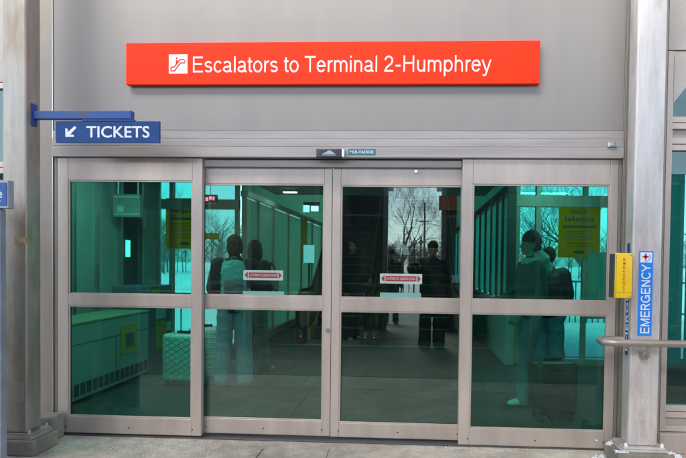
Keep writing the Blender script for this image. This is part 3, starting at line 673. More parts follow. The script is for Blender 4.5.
# ================================================================== LOBBY INTERIOR
lob = empty('lobby_shell', (0, 4, 0), 0, 'dim green lobby walls and ceiling seen through the door glass', 'lobby')
w = MB(); w.box(-4.6, 5.2, .17, 3.9, 2.80, 2.9); w.box(-4.6, 2.9, 3.9, 4.6, 2.80, 2.9); w.box(-2.8, 1.37, 4.6, 6.6, 2.80, 2.9); child(w, 'ceiling', M['ceil'], lob)
w = MB(); w.box(-4.75, -4.6, .17, 4.6, 0, 2.9); w.box(5.2, 5.35, .17, 3.9, 0, 2.9); w.box(-4.6, -3.11, .17, .3, 0, .3)
child(w, 'side_wall', M['lobbywall'], lob)
w = MB(); w.box(1.56, 5.35, 3.9, 4.0, 2.905, 4.295); w.box(-4.75, -3.0, 4.62, 4.7, 2.905, 4.295); child(w, 'upper_wall', M['frost2'], lob)
w = MB()  # dark end of the escalator hall
w.box(-2.95, 1.55, 14.5, 14.7, 0, 9.5); w.prism([(6.6, 2.85), (14.5, 8.2), (14.5, 8.35), (6.6, 3.0)], 'x', -2.9, 1.5)
child(w, 'hall_shell', M['darkwall'], lob)
# upper side closing walls of the escalator hall
w = MB()
for X in (-2.86, 1.40): w.prism([(4.6, 2.62), (6.6, 2.62), (14.5, 2.62), (14.5, 8.4), (6.6, 3.0), (4.6, 2.9)], 'x', X, X+.03)
child(w, 'upper_wall', M['frost'], lob)
# left hall wall: frosted panels and mullions
hl = empty('glazed_partition', (-2.8, 9, 0), 0, 'pale green glazed partition with sloping looking top rail left of the escalators', 'partition')
ysl = [4.6, 5.35, 6.4, 7.7, 9.1, 10.5, 12, 13.3, 14.5]
w = MB()
for a, b_ in zip(ysl[:-1], ysl[1:]): w.box(-2.82, -2.805, a+.02, b_-.02, .14, 2.50)
child(w, 'frosted_panel', M['frost'], hl)
w = MB()
for a in ysl: w.box(-2.85, -2.77, a-.022, a+.022, .0, 2.52, .003)
child(w, 'mullion', M['frame'], hl)
w = MB(); w.box(-2.87, -2.74, 4.58, 14.5, 2.52, 2.615, .004); child(w, 'top_rail', mat('pale_rail', (.75, .8, .78), .5), hl)
w = MB(); w.box(-2.86, -2.76, 4.58, 14.5, 0, .14, .003); child(w, 'skirting', M['ceil'], hl)
hr = empty('glazed_partition', (1.38, 8, 0), 0, 'bright teal glazed partition on a low wall right of the escalators', 'partition')
ysr = [3.70, 4.3, 4.9, 5.6, 6.4, 7.3, 8.3, 9.4, 10.6, 12, 13.3, 14.5]
w = MB()
for a, b_ in zip(ysr[:-1], ysr[1:]): w.box(1.38, 1.395, a+.02, b_-.02, .93, 2.48)
child(w, 'frosted_panel', M['frost2'], hr)
w = MB()
for i, a in enumerate(ysr): w.box(1.34 if i else 1.33, 1.42 if i else 1.46, a-.02, a+.02, .9, 2.5, .003)
child(w, 'mullion', M['dkgrey'], hr)
w = MB(); w.box(1.32, 1.45, 3.66, 14.5, 2.5, 2.615, .004); child(w, 'top_rail', M['dkgrey'], hr)
w = MB(); w.box(1.32, 1.45, 3.66, 14.5, 0, .9, .006); child(w, 'low_wall', M['ceil'], hr)
# back glazing, both sides of the hall
def back(x0, x1, y, xs, label):
    r = empty('back_glazing', ((x0+x1)/2, y, 0), 0, label, 'glazing', 'glass walls at the back of the lobby')
    w = MB()
    for x in xs: w.box(x-.03, x+.03, y, y+.10, 0, 2.8, .003)
    child(w, 'mullion', M['frame'], r)
    w = MB(); w.box(x0, x1, y-.01, y+.11, 2.30, 2.46, .003); w.box(x0, x1, y-.01, y+.11, 0, .10, .003); w.box(x0, x1, y-.0, y+.1, .86, .92, .003); child(w, 'transom', M['frame'], r)
    for a, b_ in zip(xs[:-1], xs[1:]):
        p = MB(); p.box(a+.03, b_-.03, y+.04, y+.05, .10, 2.79); child(p, 'pane', M['glass_back'], r)
    return r
B1 = back(1.46, 3.23, 3.72, [1.49, 1.78, 2.46, 3.2], 'back glass wall on the right looking out on snow and bare trees')
B2 = back(-4.6, -2.88, 4.5, [-4.57, -4.0, -3.62, -2.91], 'back glass wall on the left behind the yellow poster')
w = MB()
for a in (3.24, 3.9, 4.56): w.box(a, a+.62, 3.76, 3.775, .05, 2.79)
child(w, 'frosted_panel', M['frost2'], B1)
# yellow posters stuck on the back glass, text facing outdoors
def poster(x0, x1, z0, z1, y, label):
    w = MB(); w.box(x0, x1, y-.002, y, z0, z1); o = w.build('poster', M['posteryel']); tag(o, label, 'poster', 'yellow safety posters')
    W_ = x1-x0; H = z1-z0; yy = y-.0022
    def T(s, fx0, fx1, fz0, fz1, bold=.01): textmesh('lettering', s, x0+W_*fx0, x0+W_*fx1, z0+H*fz0, z0+H*fz1, yy, M['postertext'], o, bold, .0004, mirror=True)
    T('Feel', .30, .66, .84, .93, .02); T('unsafe?', .14, .84, .70, .80, .02)
    b = MB(); b.box(x0+W_*.10, x0+W_*.90, yy-.0006, yy-.0001, z0+H*.575, z0+H*.615); b.build('rule', M['postertext'], o)
    b = MB(); rn = random.Random(5)
    for k, fz in enumerate((.50, .46, .40, .36, .27, .22)):
        b.box(x0+W_*(.14+.05*rn.random()), x0+W_*(.86-.1*rn.random()), yy-.0005, yy-.0001, z0+H*fz, z0+H*(fz+.009))
    b.box(x0+W_*.38, x0+W_*.62, yy-.0006, yy-.0001, z0+H*.08, z0+H*.13)
    b.build('text_line', M['postertext'], o)
A = at(559, 205.5, Y=3.70); B = at(600, 258, Y=3.70); poster(A.x, B.x, B.z, A.z, 3.715, 'yellow Feel unsafe poster seen mirrored on the back glass at right')
A = at(165.5, 198, Y=4.48); B = at(203, 249, Y=4.48); poster(A.x, B.x, B.z, A.z, 4.495, 'yellow Feel unsafe poster seen mirrored at left beside the door stile')
# frosted teal panel beside right poster
w = MB(); A = at(588, 252, Y=3.6); B = at(606, 305, Y=3.6); w.box(A.x, A.x+.9, 3.60, 3.61, B.z-.2, A.z); tp = w.build('teal_board', M['frost2']); tag(tp, 'plain teal translucent board below the right yellow poster', 'board')
# left lobby wall line: mullions + panels
lw_ = empty('panelled_wall', (-3.9, 2, 0), 0, 'deep green panelled lobby wall with vertical posts behind the left glass', 'wall')
yy = [.2, .9, 1.5, 1.85, 2.2, 2.7, 3.3, 3.9, 4.48]
cols_ = ['lobbywall', 'darkwall', 'lobbywall', 'lobbywall', 'cabinet', 'lobbywall', 'darkwall', 'lobbywall']
w = MB(); w2 = MB()
for i, (a, b_) in enumerate(zip(yy[:-1], yy[1:])):
    (w if cols_[i] != 'darkwall' else w2).box(-4.25, -4.22+(.02 if cols_[i] == 'cabinet' else 0), a+.02, b_-.02, .0, 2.79)
child(w, 'wall_panel', M['cabinet'], lw_); child(w2, 'dark_panel', M['darkwall'], lw_)
w = MB()
for a in yy: w.box(-4.26, -4.16, a-.022, a+.022, 0, 2.79, .003)
child(w, 'post', M['brushed'], lw_)
# radiator cabinet
rc = empty('radiator_cabinet', (-3.6, 1.4, 0), 0, 'long low green tinted radiator cabinet with slotted base along the left lobby wall', 'radiator cabinet')
w = MB(); w.box(-3.84, -3.33, .45, 2.38, .05, .80, .006); child(w, 'case', M['cabinet'], rc)
w = MB(); w.box(-3.84, -3.32, .44, 2.39, .803, .825, .004); child(w, 'top', mat('cabinet_top', (.30, .32, .20), .5), rc)
w = MB(); 
for k in range(17): w.box(-3.329, -3.322, .53+k*.108, .53+k*.108+.075, .09, .21, .002)
child(w, 'slot_grille', M['darkwall'], rc)
w = MB(); w.box(-3.3285, -3.326, .5, 2.34, .60, .606); w.box(-3.3285, -3.326, 1.62, 1.626, .25, .60); child(w, 'seam', M['darkwall'], rc)
w = MB(); A = at(121, 330, X=-3.32); B = at(137, 358, X=-3.32); y0_, y1_ = A.y, B.y
w.box(-3.3275, -3.322, y0_, y1_, .36, .70, .001); nb = child(w, 'notice', M['dullyellow'], rc)
w = MB(); w.box(-3.3215, -3.320, y0_+(y1_-y0_)*.3, y0_+(y1_-y0_)*.8, .44, .60); child(w, 'notice_panel', M['machine'], rc)
# ticket machine
tm = empty('ticket_machine', (-3.5, 2.95, 0), 0, 'dark blue ticket machine with yellow and white stickers behind the cabinet', 'ticket machine')
w = MB(); w.box(-3.84, -3.35, 2.44, 3.10, 0, 1.12, .01); child(w, 'case', M['machine'], tm)
w = MB(); w.box(-3.349, -3.345, 2.62, 2.90, .30, .66); w.box(-3.349, -3.345, 2.5, 2.72, .9, 1.08); child(w, 'yellow_sticker', M['dullyellow'], tm)
w = MB(); w.box(-3.349, -3.345, 2.62, 2.90, .68, .92); w.box(-3.349, -3.345, 2.92, 3.06, .5, .62); child(w, 'white_sticker', M['stickwhite'], tm)
A = at(126, 240, X=-4.15); B = at(130, 257, X=-4.15); w = MB(); w.box(-4.156, -4.15, A.y, max(B.y, A.y+.12), B.z, A.z); child(w, 'lit_screen', M['cyanled'], lw_)
# hanging sign box in lobby
A = at(113, 194, Y=3.0); B = at(140, 217, Y=3.0)
hs = empty('hanging_sign', ((A.x+B.x)/2, 3.0, B.z), 0, 'grey hanging sign box in the lobby upper left behind green glass', 'sign')
w = MB(); w.box(A.x, B.x, 3.0, 3.08, B.z, A.z, .004); child(w, 'sign_box', M['lobbywall'], hs)
w = MB(); w.box(A.x+.02, B.x-.02, 2.995, 2.999, A.z-.045, A.z-.03); w.box(A.x+.02, B.x-.02, 2.995, 2.999, B.z+.03, B.z+.045); w.box(A.x+.06, A.x+.15, 2.995, 2.999, B.z+.06, B.z+.15); child(w, 'stripe', M['white'], hs)
w = MB(); w.cyl((A.x+.05, 3.04, A.z), (A.x+.05, 3.04, 2.8), .01); w.cyl((B.x-.05, 3.04, A.z), (B.x-.05, 3.04, 2.8), .01); child(w, 'hanger', M['brushed'], hs)
# red display hanging in left door
A = at(205, 196.5, Y=3.6); B = at(214.5, 201, Y=3.6)
w = MB(); w.box(A.x-.04, B.x+.03, 3.6, 3.66, B.z-.03, A.z+.03, .004); rd = w.build('lit_exit_display', M['black']); tag(rd, 'small glowing red display hung below the lobby ceiling at left', 'display')
w = MB(); w.box(A.x, A.x+.05, 3.594, 3.599, B.z, A.z-.01); w.box(A.x+.065, A.x+.11, 3.594, 3.599, B.z+.02, A.z); w.box(A.x+.12, B.x, 3.594, 3.599, B.z+.01, A.z); w.build('lit_segment', M['redled'], rd)
w = MB(); w.cyl(((A.x+B.x)/2, 3.63, A.z+.03), ((A.x+B.x)/2, 3.63, 2.8), .008); w.build('hanger', M['brushed'], rd)
A = at(203.5, 232, Y=4.2); B = at(213, 238.5, Y=4.2)
w = MB(); w.box(A.x-.12, B.x, 4.47, 4.478, B.z, A.z); yn = w.build('yellow_notice', M['yellow']); tag(yn, 'small yellow notice on the back glass beside the left sliding door stile', 'notice')
# ceiling lights: only the first pair is seen, the rest are added to brighten inside
for i, (x, y, sx, sy, lab) in enumerate([(-2.35, 5.9, .24, .08, 'small lit ceiling panel beyond the left partition rail'), (1.85, 2.9, .5, .14, 'lit ceiling lamp above the back glass wall at right'), (-2.3, .75, .8, .14, 'unseen ceiling lamp added over the two travellers just inside the doors'), (-.2, 3.0, .6, .12, 'unseen ceiling lamp added in the middle of the lobby'), (-3.3, 1.9, .9, .16, 'unseen ceiling lamp added over the radiator cabinet'), (2.3, 1.7, .9, .16, 'unseen ceiling lamp added over the right bay of the lobby'), (-1.5, 4.9, .7, .14, 'unseen ceiling lamp added in front of the left escalator')]):
    r = empty('ceiling_light', (x, y, 2.8), 0, lab, 'ceiling light', 'lobby ceiling lights')
    w = MB(); w.box(x-sx/2-.02, x+sx/2+.02, y-sy/2-.02, y+sy/2+.02, 2.765, 2.799, .004); child(w, 'housing', M['ceil'], r)
    w = MB(); w.box(x-sx/2, x+sx/2, y-sy/2, y+sy/2, 2.755, 2.764); child(w, 'diffuser', M['lamp'], r)
hd2 = empty('hall_window_glow', (-2.1, 9.5, 2.6), 0, 'glowing pale blue panels in place of windows high over the left escalator', 'display')  # added glow stands in for a row of pale blue windows
A = at(297, 205, Y=9.5); B = at(309, 212, Y=9.5); w = MB(); w.box(A.x, B.x, 9.5, 9.56, B.z, A.z); child(w, 'lit_panel', emit('pale_blue_panel_light', (.45, .65, .8), .8), hd2)
A = at(311, 206, Y=9.5); B = at(318, 211, Y=9.5); w = MB(); w.box(A.x, B.x, 9.5, 9.56, B.z, A.z); child(w, 'lit_panel', emit('white_panel_light', (.8, .8, .9), .9), hd2)
w = MB(); w.box(at(295, 205, Y=9.53).x, at(320, 205, Y=9.53).x, 9.51, 9.55, A.z+.02, A.z+.10); w2 = w; child(w2, 'carrier', M['dkgrey'], hd2)
A = at(301, 218, Y=8.2); B = at(306.5, 262, Y=8.2); w = MB(); w.box(A.x, B.x, 8.2, 8.25, B.z, A.z); o_ = w.build('banner', mat('dull_yellow_panel', (.55, .36, .02), .5)); tag(o_, 'tall narrow yellow banner left of the left escalator', 'banner')
A = at(303.5, 245, Y=7.9); B = at(314, 263, Y=7.9); w = MB(); w.box(A.x, B.x, 7.9, 7.94, B.z, A.z); o_ = w.build('glowing_poster', emit('poster_glow', (.25, .5, .6), .45)); tag(o_, 'pale blue poster board given its own glow by the left escalator handrail', 'screen')  # pale poster brightened by an emission of its own
w = MB(); w.box((A.x+B.x)/2-.02, (A.x+B.x)/2+.02, 7.945, 7.98, .004, A.z); w.build('stand', M['dkgrey'], o_)
# escalators
def escalator(x0, x1, label, rubber_x):
    y0 = 5.45
    r = empty('escalator', ((x0+x1)/2, y0, 0), 0, label, 'escalator', 'escalators at the back of the lobby')
    st = MB(); no = MB(); rise, run = .2, .31
    for k in range(28):
        ya = y0+.35+k*run; z = .01+rise*k
        st.box(x0+.12, x1-.12, ya, ya+run+.02, z-.22 if k else -.05, z+rise if False else z+.0, 0) if k == 0 else st.box(x0+.12, x1-.12, ya, ya+run+.02, z-.21, z)
        no.box(x0+.13, x1-.13, ya-.004, ya+.016, z+.001-.012, z+.003)
        for j in range(1, 14):
            xx = x0+.12+(x1-x0-.24)*j/14
            if k < 12: st.box(xx-.006, xx+.006, ya-.005, ya, z-.2, z-.014)
    child(st, 'steps', M['step'], r); child(no, 'step_nosing', M['nosing'], r)
    w = MB(); w.box(x0+.1, x1-.1, y0-.25, y0+.36, .005, .014, .002); child(w, 'comb_plate', M['brushed'], r)
    for s, X in ((-1, x0), (1, x1)):
        prof = [(y0-.0, .0)]
        prof += [(y0-.02-.30*math.sin(R(a)), .60-.30*math.cos(R(a))+.0) for a in (20, 50, 90, 130, 160)]
        tan = rise/run
        prof += [(y0+.75, .90), (y0+.95, .93), (y0+1.2, 1.03)]
        yend = y0+8.6; prof += [(yend, 1.03+(yend-y0-1.2)*tan)]
        prof += [(yend, .05+(yend-y0-.6)*tan), (y0+.7, .0)]
        w = MB(); w.prism(prof, 'x', X-.02, X+.02); child(w, 'balustrade', M['brass'] if X == rubber_x else M['balus'], r)
        hp = [(X, y0-.02, .26)] + [(X, y0-.02-.345*math.sin(R(a)), .60-.345*math.cos(R(a))) for a in range(15, 181, 15)]
        hp += [(X, y0+.70, .945), (X, y0+.95, .975), (X, y0+1.2, 1.07), (X, yend, 1.07+(yend-y0-1.2)*tan)]
        w = MB(); w.tube(hp, .034, 10); child(w, 'handrail', M['rubber'], r, True)
        w = MB(); w.prism([(y0+.2, .02), (y0+.9, .02), (yend, .02+(yend-y0-.9)*tan), (yend, .30+(yend-y0-.9)*tan), (y0+.85, .30), (y0+.2, .24)], 'x', X-s*.10-.012, X-s*.10+.012); child(w, 'skirt', M['brass'] if x1 < 0 else M['blacksteel'], r)
        w = MB(); w.box(X-.09, X+.09, y0-.06, y0+.62, .01, .27, .02); child(w, 'newel_base', M['blacksteel'], r)
        w = MB(); w.box(X-.006, X+.006, y0-.066, y0-.061, .12, .135); child(w, 'indicator_lamp', M['orangeled'], r)
    return r
escalator(-2.02, -.86, 'left escalator with black curved newels seen beyond the door gap', -.86)
escalator(-.70, .80, 'right wide escalator behind the mirrored photographer', -.70)

# ================================================================== PEOPLE
def remesh(mb, voxel, m, name, parent, smooth_it=6, fold=0, fs=9, seed=0):
    bmesh.ops.recalc_face_normals(mb.bm, faces=mb.bm.faces[:])
    me = bpy.data.meshes.new('tmp'); mb.bm.to_mesh(me); mb.bm.free()
    o = bpy.data.objects.new('tmp', me); COL.objects.link(o)
    md = o.modifiers.new('r', 'REMESH'); md.mode = 'VOXEL'; md.voxel_size = voxel; md.use_smooth_shade = True
    sm = o.modifiers.new('s', 'SMOOTH'); sm.factor = .5; sm.iterations = smooth_it
    nm = bpy.data.meshes.new_from_object(o.evaluated_get(DG())); bpy.data.objects.remove(o); bpy.data.meshes.remove(me)
    if fold:
        vs = nm.vertices; sd = Vector((seed*7.3, seed*1.7, 0))
        nn = [v.normal.copy() for v in vs]
        for v, n_ in zip(vs, nn):
            c = v.co
            a = noise.noise(Vector((c.x*fs, c.y*fs, c.z*fs*1.8))+sd) + .6*noise.noise(Vector((c.x*fs*2.3+c.z*8, c.y*fs*2.3, c.z*fs*3))+sd)
            v.co = c + n_*(fold*a)
    for p_ in nm.polygons: p_.use_smooth = True
    nm.name = name; nm.materials.clear(); nm.materials.append(m)
    ob = bpy.data.objects.new(name, nm); link(ob, parent); return ob
def cap(mb, a, b, ra, rb, n=5):
    a = Vector(a); b = Vector(b)
    ring = [a.lerp(b, k/n) for k in range(n+1)]; rad = [ra+(rb-ra)*k/n for k in range(n+1)]
    mb.tube(ring, rad, 14); mb.ball(a, ra*1.0, 2); mb.ball(b, rb*1.0, 2)
def chain(mb, pts, rads):
    for i in range(len(pts)-1): cap(mb, pts[i], pts[i+1], rads[i], rads[i+1])
def oriented(dirv, up):
    d = Vector(dirv).normalized(); u = Vector(up); x = u.cross(d).normalized(); u = d.cross(x)
    return Matrix(((x.x, d.x, u.x, 0), (x.y, d.y, u.y, 0), (x.z, d.z, u.z, 0), (0, 0, 0, 1)))
def hand(mb, wrist, d, nrm, side, curl=.4):
    """d: direction of the fingers, nrm: back-of-hand normal"""
    O = Matrix.Translation(wrist) @ oriented(d, nrm)
    def P(x, y, z): return O @ Vector((x, y, z))
    mb.ball(P(0, .045, 0), (.040, .052, .015), 2, oriented(d, nrm))
    cap(mb, P(0, -.01, 0), P(0, .03, 0), .026, .026)
    for i, (x, L) in enumerate(((-.030, .070), (-.010, .080), (.010, .075), (.029, .058))):
        p = P(x*side, .085, 0); ang = 0; pts = [p]
        pos = Vector((x*side, .085, 0))
        for s in (.45, .32, .23):
            ang += curl*(1+.15*i); pos = pos + Vector((0, math.cos(ang), -math.sin(ang)))*L*s; pts.append(P(*pos))
        chain(mb, pts, [.0098, .009, .0082, .007])
    chain(mb, [P(-.025*side, .02, -.005), P(-.048*side, .048, -.014), P(-.050*side, .078, -.024), P(-.044*side, .098, -.03)], [.014, .0115, .010, .008])
SKIN = mat('skin', (.48, .27, .19), .55, 0, .08, 8)
def head(mb, c, H, yaw, pitch):
    """c: base of skull centre; front is local -Y"""
    O = Matrix.Translation(c) @ Matrix.Rotation(yaw, 4, 'Z') @ Matrix.Rotation(pitch, 4, 'X')
    s = H
    def B(x, y, z, r): 
        mb.ball(O @ Vector((x*s, y*s, z*s)), tuple(k*s for k in r), 3, (Matrix.Rotation(yaw, 4, 'Z') @ Matrix.Rotation(pitch, 4, 'X')))
    B(0, .06, .58, (.345, .40, .40)); B(0, -.10, .38, (.285, .30, .36)); B(0, -.19, .16, (.17, .17, .14))
    B(0, -.42, .40, (.05, .08, .09)); B(0, -.38, .48, (.035, .05, .10)); B(0, -.365, .235, (.11, .045, .028)); B(0, -.36, .20, (.10, .04, .025))
    for k in (-1, 1):
        B(.135*k, -.335, .56, (.095, .05, .028)); B(.34*k, .02, .44, (.03, .07, .11)); B(.17*k, -.28, .36, (.09, .08, .09))
    return O
def person(loc, face, label, J, H=1.75, mats=None, hair='short', hat=None, group='people', torso=1.0, hands=((.4, 1), (.4, 1)), hyaw=0, hpitch=0, shirt='jacket', loose=.0, seed=1, hood=False, longc=0.0):
    """J overrides joints (metres at H=1.75, front = -Y).  mats: top, legs, shoes, hair, hat"""
    k = H/1.75
    D = dict(pel=(0, 0, .95), wai=(0, .0, 1.10), che=(0, .01, 1.30), nec=(0, .02, 1.475), hd=(0, .005, 1.535),
             sL=(.185, .015, 1.415), eL=(.235, .03, 1.13), wL=(.245, -.06, .88), sR=(-.185, .015, 1.415), eR=(-.235, .03, 1.13), wR=(-.245, -.06, .88),
             hL=(.095, 0, .92), kL=(.11, -.02, .50), aL=(.12, .02, .09), hR=(-.095, 0, .92), kR=(-.11, -.02, .50), aR=(-.12, .02, .09))
    D.update(J); D = {a: Vector(b)*k for a, b in D.items()}
    root = empty('person', loc, face, label, 'person', group)
    mb = MB()
    # body: one continuous surface
    chain(mb, [D['pel'], D['wai'], D['che'], D['che'].lerp(D['nec'], .6)], [.125*k, .115*k, .135*k, .09*k])
    for s in 'LR':
        chain(mb, [D['nec']-Vector((0, 0, .07)), D['s'+s], D['e'+s], D['w'+s]], [.055*k, .052*k, .040*k, .026*k])
        chain(mb, [D['h'+s], D['k'+s], D['a'+s]], [.083*k, .053*k, .036*k])
        a = D['a'+s]; ft = Vector((0, -1, 0)); cap(mb, a+Vector((0, .03, -.04)), a+Vector((0, -.15, -.065)), .035*k, .026*k)
        c_, sgn = hands[0] if s == 'L' else hands[1]
        dv = (D['w'+s]-D['e'+s]).normalized()
        side = (1 if s == 'L' else -1)
        nrm = J.get('n'+s, (side, 0, .0)); dd = J.get('d'+s, dv)
        hand(mb, D['w'+s]+Vector(dd)*.015, dd, nrm, sgn if sgn in (1, -1) else 1, c_)
    chain(mb, [D['nec']-Vector((0, 0, .05)), D['hd']+Vector((0, .01, .04))], [.058*k, .052*k])
    HH = .235*k
    O = head(mb, D['hd'], HH, hyaw, hpitch)
    remesh(mb, .008, SKIN, 'body', root, 2)
    def HB(m_, x, y, z, r, sub=3): m_.ball(O @ Vector((x*HH, y*HH, z*HH)), tuple(q*HH for q in r), sub, O.to_3x3().to_4x4())
    e = MB()
    for s in (-1, 1): e = MB(); HB(e, .135*s, -.345, .495, (.05, .03, .024), 2); e.build('eye', M['black'], root, True)

    if hair:
        h = MB(); HB(h, 0, .10, .60, (.365, .40, .40)); HB(h, 0, .20, .42, (.33, .28, .34))
        if hair == 'bob': 
            HB(h, 0, .20, .26, (.33, .24, .34)); HB(h, .31, .02, .38, (.09, .20, .34)); HB(h, -.31, .02, .34, (.09, .20, .32)); HB(h, .08, .2, .02, (.16, .12, .14)); HB(h, -.16, .2, .08, (.12, .12, .16))
        if hair == 'long':
            HB(h, 0, .2, .2, (.36, .24, .45)); HB(h, .31, .02, .22, (.11, .2, .46)); HB(h, -.31, .02, .25, (.10, .2, .44)); HB(h, .2, .16, -.22, (.14, .12, .2)); HB(h, -.14, .22, -.18, (.16, .12, .2))
        remesh(h, .009, mats['hair'], 'hair', root, 2, .009, 22, seed)
    if hat:
        h = MB(); HB(h, 0, .05, .76, (.385, .43, .36)); HB(h, 0, .04, .68, (.40, .445, .13)); HB(h, 0, .06, 1.04, (.22, .24, .12))
        remesh(h, .009, mats['hat'], 'beanie', root, 3, .003, 60, seed)
    # jacket
    g = MB(); T = torso; x = .03+loose*.02
    chain(g, [D['pel']-Vector((0, 0, -.06+longc)), D['wai'], D['che'], D['che'].lerp(D['nec'], .62)], [(.155+x*.3)*k*T, (.148+x*.3)*k*T, (.155+x*.3)*k*T, .11*k*T])
    for o_ in (-1, 1):
        chain(g, [D['pel']+Vector((.07*o_, 0, -.03-longc)), D['wai']+Vector((.065*o_, 0, 0)), D['che']+Vector((.075*o_, 0, 0))], [.115*k*T, .11*k*T, .12*k*T])
    for s in 'LR':
        wv = D['w'+s]-D['e'+s]
        chain(g, [D['nec']-Vector((0, 0, .085)), D['s'+s], D['e'+s], D['e'+s]+wv*.93], [.08*k, (.075+x*.3)*k, (.06+x*.3)*k, (.045+x*.2)*k])
    cap(g, D['nec']-Vector((0, 0, .06)), D['nec']+Vector((0, 0, .025)), .085*k, .072*k)
    if hood:
        hg = MB(); hg.ball(D['nec']+Vector((0, .08, .03)), (.145, .10, .09), 3); hg.ball(D['nec']+Vector((0, .03, .0)), (.135, .135, .06), 3); hg.ball(D['nec']+Vector((0, .15, -.06)), (.10, .07, .08), 3); remesh(hg, .010, mats['hood'], 'hood', root, 4, .012, 12, seed)
    remesh(g, .011, mats['top'], shirt, root, 6, .008, 7, seed)
    # trousers
    g = MB(); z = .012+loose*.02
    cap(g, D['pel']+Vector((.05, 0, .02)), D['pel']-Vector((.05, 0, -.02)), .128*k, .128*k)
    for s in 'LR':
        a = D['a'+s]; kn = D['k'+s]; hp = D['h'+s]
        chain(g, [hp, kn, a+Vector((0, 0, -.045+.02))], [(.098+z*.3)*k, (.066+z)*k, (.058+z*1.4)*k])
    remesh(g, .011, mats['legs'], 'trousers', root, 6, .008, 8, seed+3)
    for s in 'LR':
        a = D['a'+s]; h = MB()
        h.ball(a+Vector((0, .015, -.035)), (.046, .062, .05), 2); h.ball(a+Vector((0, -.075, -.05)), (.046, .095, .038), 2); h.ball(a+Vector((0, -.13, -.058)), (.042, .055, .03), 2)
        for v in h.bm.verts: v.co.z = max(v.co.z, a.z-.087)
        remesh(h, .008, mats['shoes'], 'shoe', root, 3)
    return root, D
def cloth(n, c, rough=.85, v=.07): return mat(n, c, rough, 0, v, 5, bump=.12, bscale=160)
black_c = cloth('black_cloth', (.022, .023, .026)); jeans = cloth('pale_blue_denim', (.34, .45, .54)); greytr = cloth('grey_green_trousers', (.20, .22, .19))
brown_h = mat('brown_hair', (.12, .065, .035), .9, 0, .4, 60, (1, 1, .1)); dark_h = mat('dark_brown_hair', (.07, .04, .025), .9, 0, .4, 60, (1, 1, .1))
shoe_w = mat('white_shoe', (.6, .6, .58), .6); shoe_d = mat('dark_shoe', (.02, .02, .02), .5)
# traveller with backpack (facing away, towards the other)
F0 = at(231, 385, Z=.0)
p1, D1 = person((F0.x+.04, F0.y, .004), R(195), 'traveller with brown bob, teal backpack and wide pale blue jeans seen from behind', dict(
    eR=(-.23, -.03, 1.15), wR=(-.12, -.24, 1.12), eL=(.25, .02, 1.14), wL=(.21, -.16, 1.0), kL=(.12, -.03, .5), aL=(.14, .02, .09), aR=(-.12, .05, .09)), 1.74,
    dict(top=black_c, legs=jeans, shoes=shoe_w, hair=brown_h), 'bob', loose=.75, hyaw=R(-25), seed=2)
F0 = at(259, 371.5, Z=.0)
p2, D2 = person((F0.x-.06, F0.y, .004), R(150), 'traveller with long dark hair, black jacket and grey green trousers with one white shoe', dict(
    eR=(-.24, .04, 1.14), wR=(-.20, -.17, 1.06), eL=(.24, .02, 1.14), wL=(.16, -.2, 1.08), aL=(.10, .12, .09), aR=(-.13, -.06, .09), kL=(.1, .03, .5)), 1.72,
    dict(top=black_c, legs=greytr, shoes=shoe_w, hair=dark_h), 'long', loose=.6, hyaw=R(50), seed=5)
# backpack
def backpack(person_o, loc, rz, m1, m2, label, s=1.0):
    r = empty('backpack', loc, rz, label, 'backpack')
    g = MB(); g.box(-.15*s, .15*s, .0, .15*s, -.22*s, .20*s, .05, 3); g.ball((0, .07*s, .20*s), (.14*s, .075*s, .07*s), 3)
    remesh(g, .009, m1, 'pack', r, 5, .010, 12, 3)
    g = MB(); g.box(-.11*s, .11*s, .13*s, .20*s, -.19*s, .03*s, .025, 3); remesh(g, .008, m2, 'front_pocket', r, 4, .006, 14, 2)
    for k in (-1, 1):
        w = MB(); w.tube([(k*.10*s, .01, .22*s), (k*.12*s, -.10, .27*s), (k*.13*s, -.26, .22*s), (k*.14*s, -.30, .08*s), (k*.14*s, -.24, -.08*s), (k*.12*s, .0, -.18*s)], .016, 8); w.build('strap', m2, r, True)
    w = MB(); w.tube([(-.03, .02, .25*s), (-.025, .03, .30*s), (.025, .03, .30*s), (.03, .02, .25*s)], .008, 6); w.build('loop', m2, r, True)
    return r
teal_p = cloth('teal_backpack_fabric', (.16, .52, .54)); grey_p = cloth('grey_pack_fabric', (.18, .20, .23)); white_p = cloth('white_strap', (.6, .65, .64))
pos = p1.location + Matrix.Rotation(R(195), 3, 'Z') @ Vector((0, .175, 1.22))
backpack(p1, pos, R(195), teal_p, grey_p, 'teal and grey backpack worn by the brown haired traveller', .92)
pos = p2.location + Matrix.Rotation(R(150), 3, 'Z') @ Vector((-.05, .18, 1.14))
greyb = cloth('mottled_grey_fabric', (.32, .34, .30), .9, .5)
bb = empty('shoulder_bag', (p2.location.x+.235, p2.location.y-.02, 1.08), R(70), 'mottled grey bag hanging at the dark haired traveller\'s side', 'bag')
g = MB(); g.box(-.10, .10, -.05, .05, -.18, .16, .04, 3); g.ball((0, 0, .14), (.09, .05, .08), 2); remesh(g, .009, greyb, 'bag_body', bb, 5, .014, 14, 8)
w = MB(); w.tube([(-.07, 0, .18), (-.05, 0, .30), (.0, .02, .36), (.05, 0, .30), (.07, 0, .18)], .010, 8); w.build('strap', black_c, bb, True)
# teal tote held low
w = MB(); tt = at(258, 287, Y=2.1)
tb_ = empty('tote', (tt.x-.03, 1.72, .98), R(10), 'turquoise folded tote held low by the brown haired traveller', 'bag')
g = MB(); g.box(-.12, .12, -.02, .02, -.09, .09, .015, 3); remesh(g, .008, teal_p, 'tote_body', tb_, 4, .008, 12, 5)
w = MB(); w.tube([(-.06, 0, .08), (-.04, 0, .16), (.04, 0, .16), (.06, 0, .08)], .007, 6); w.build('handle', teal_p, tb_, True)
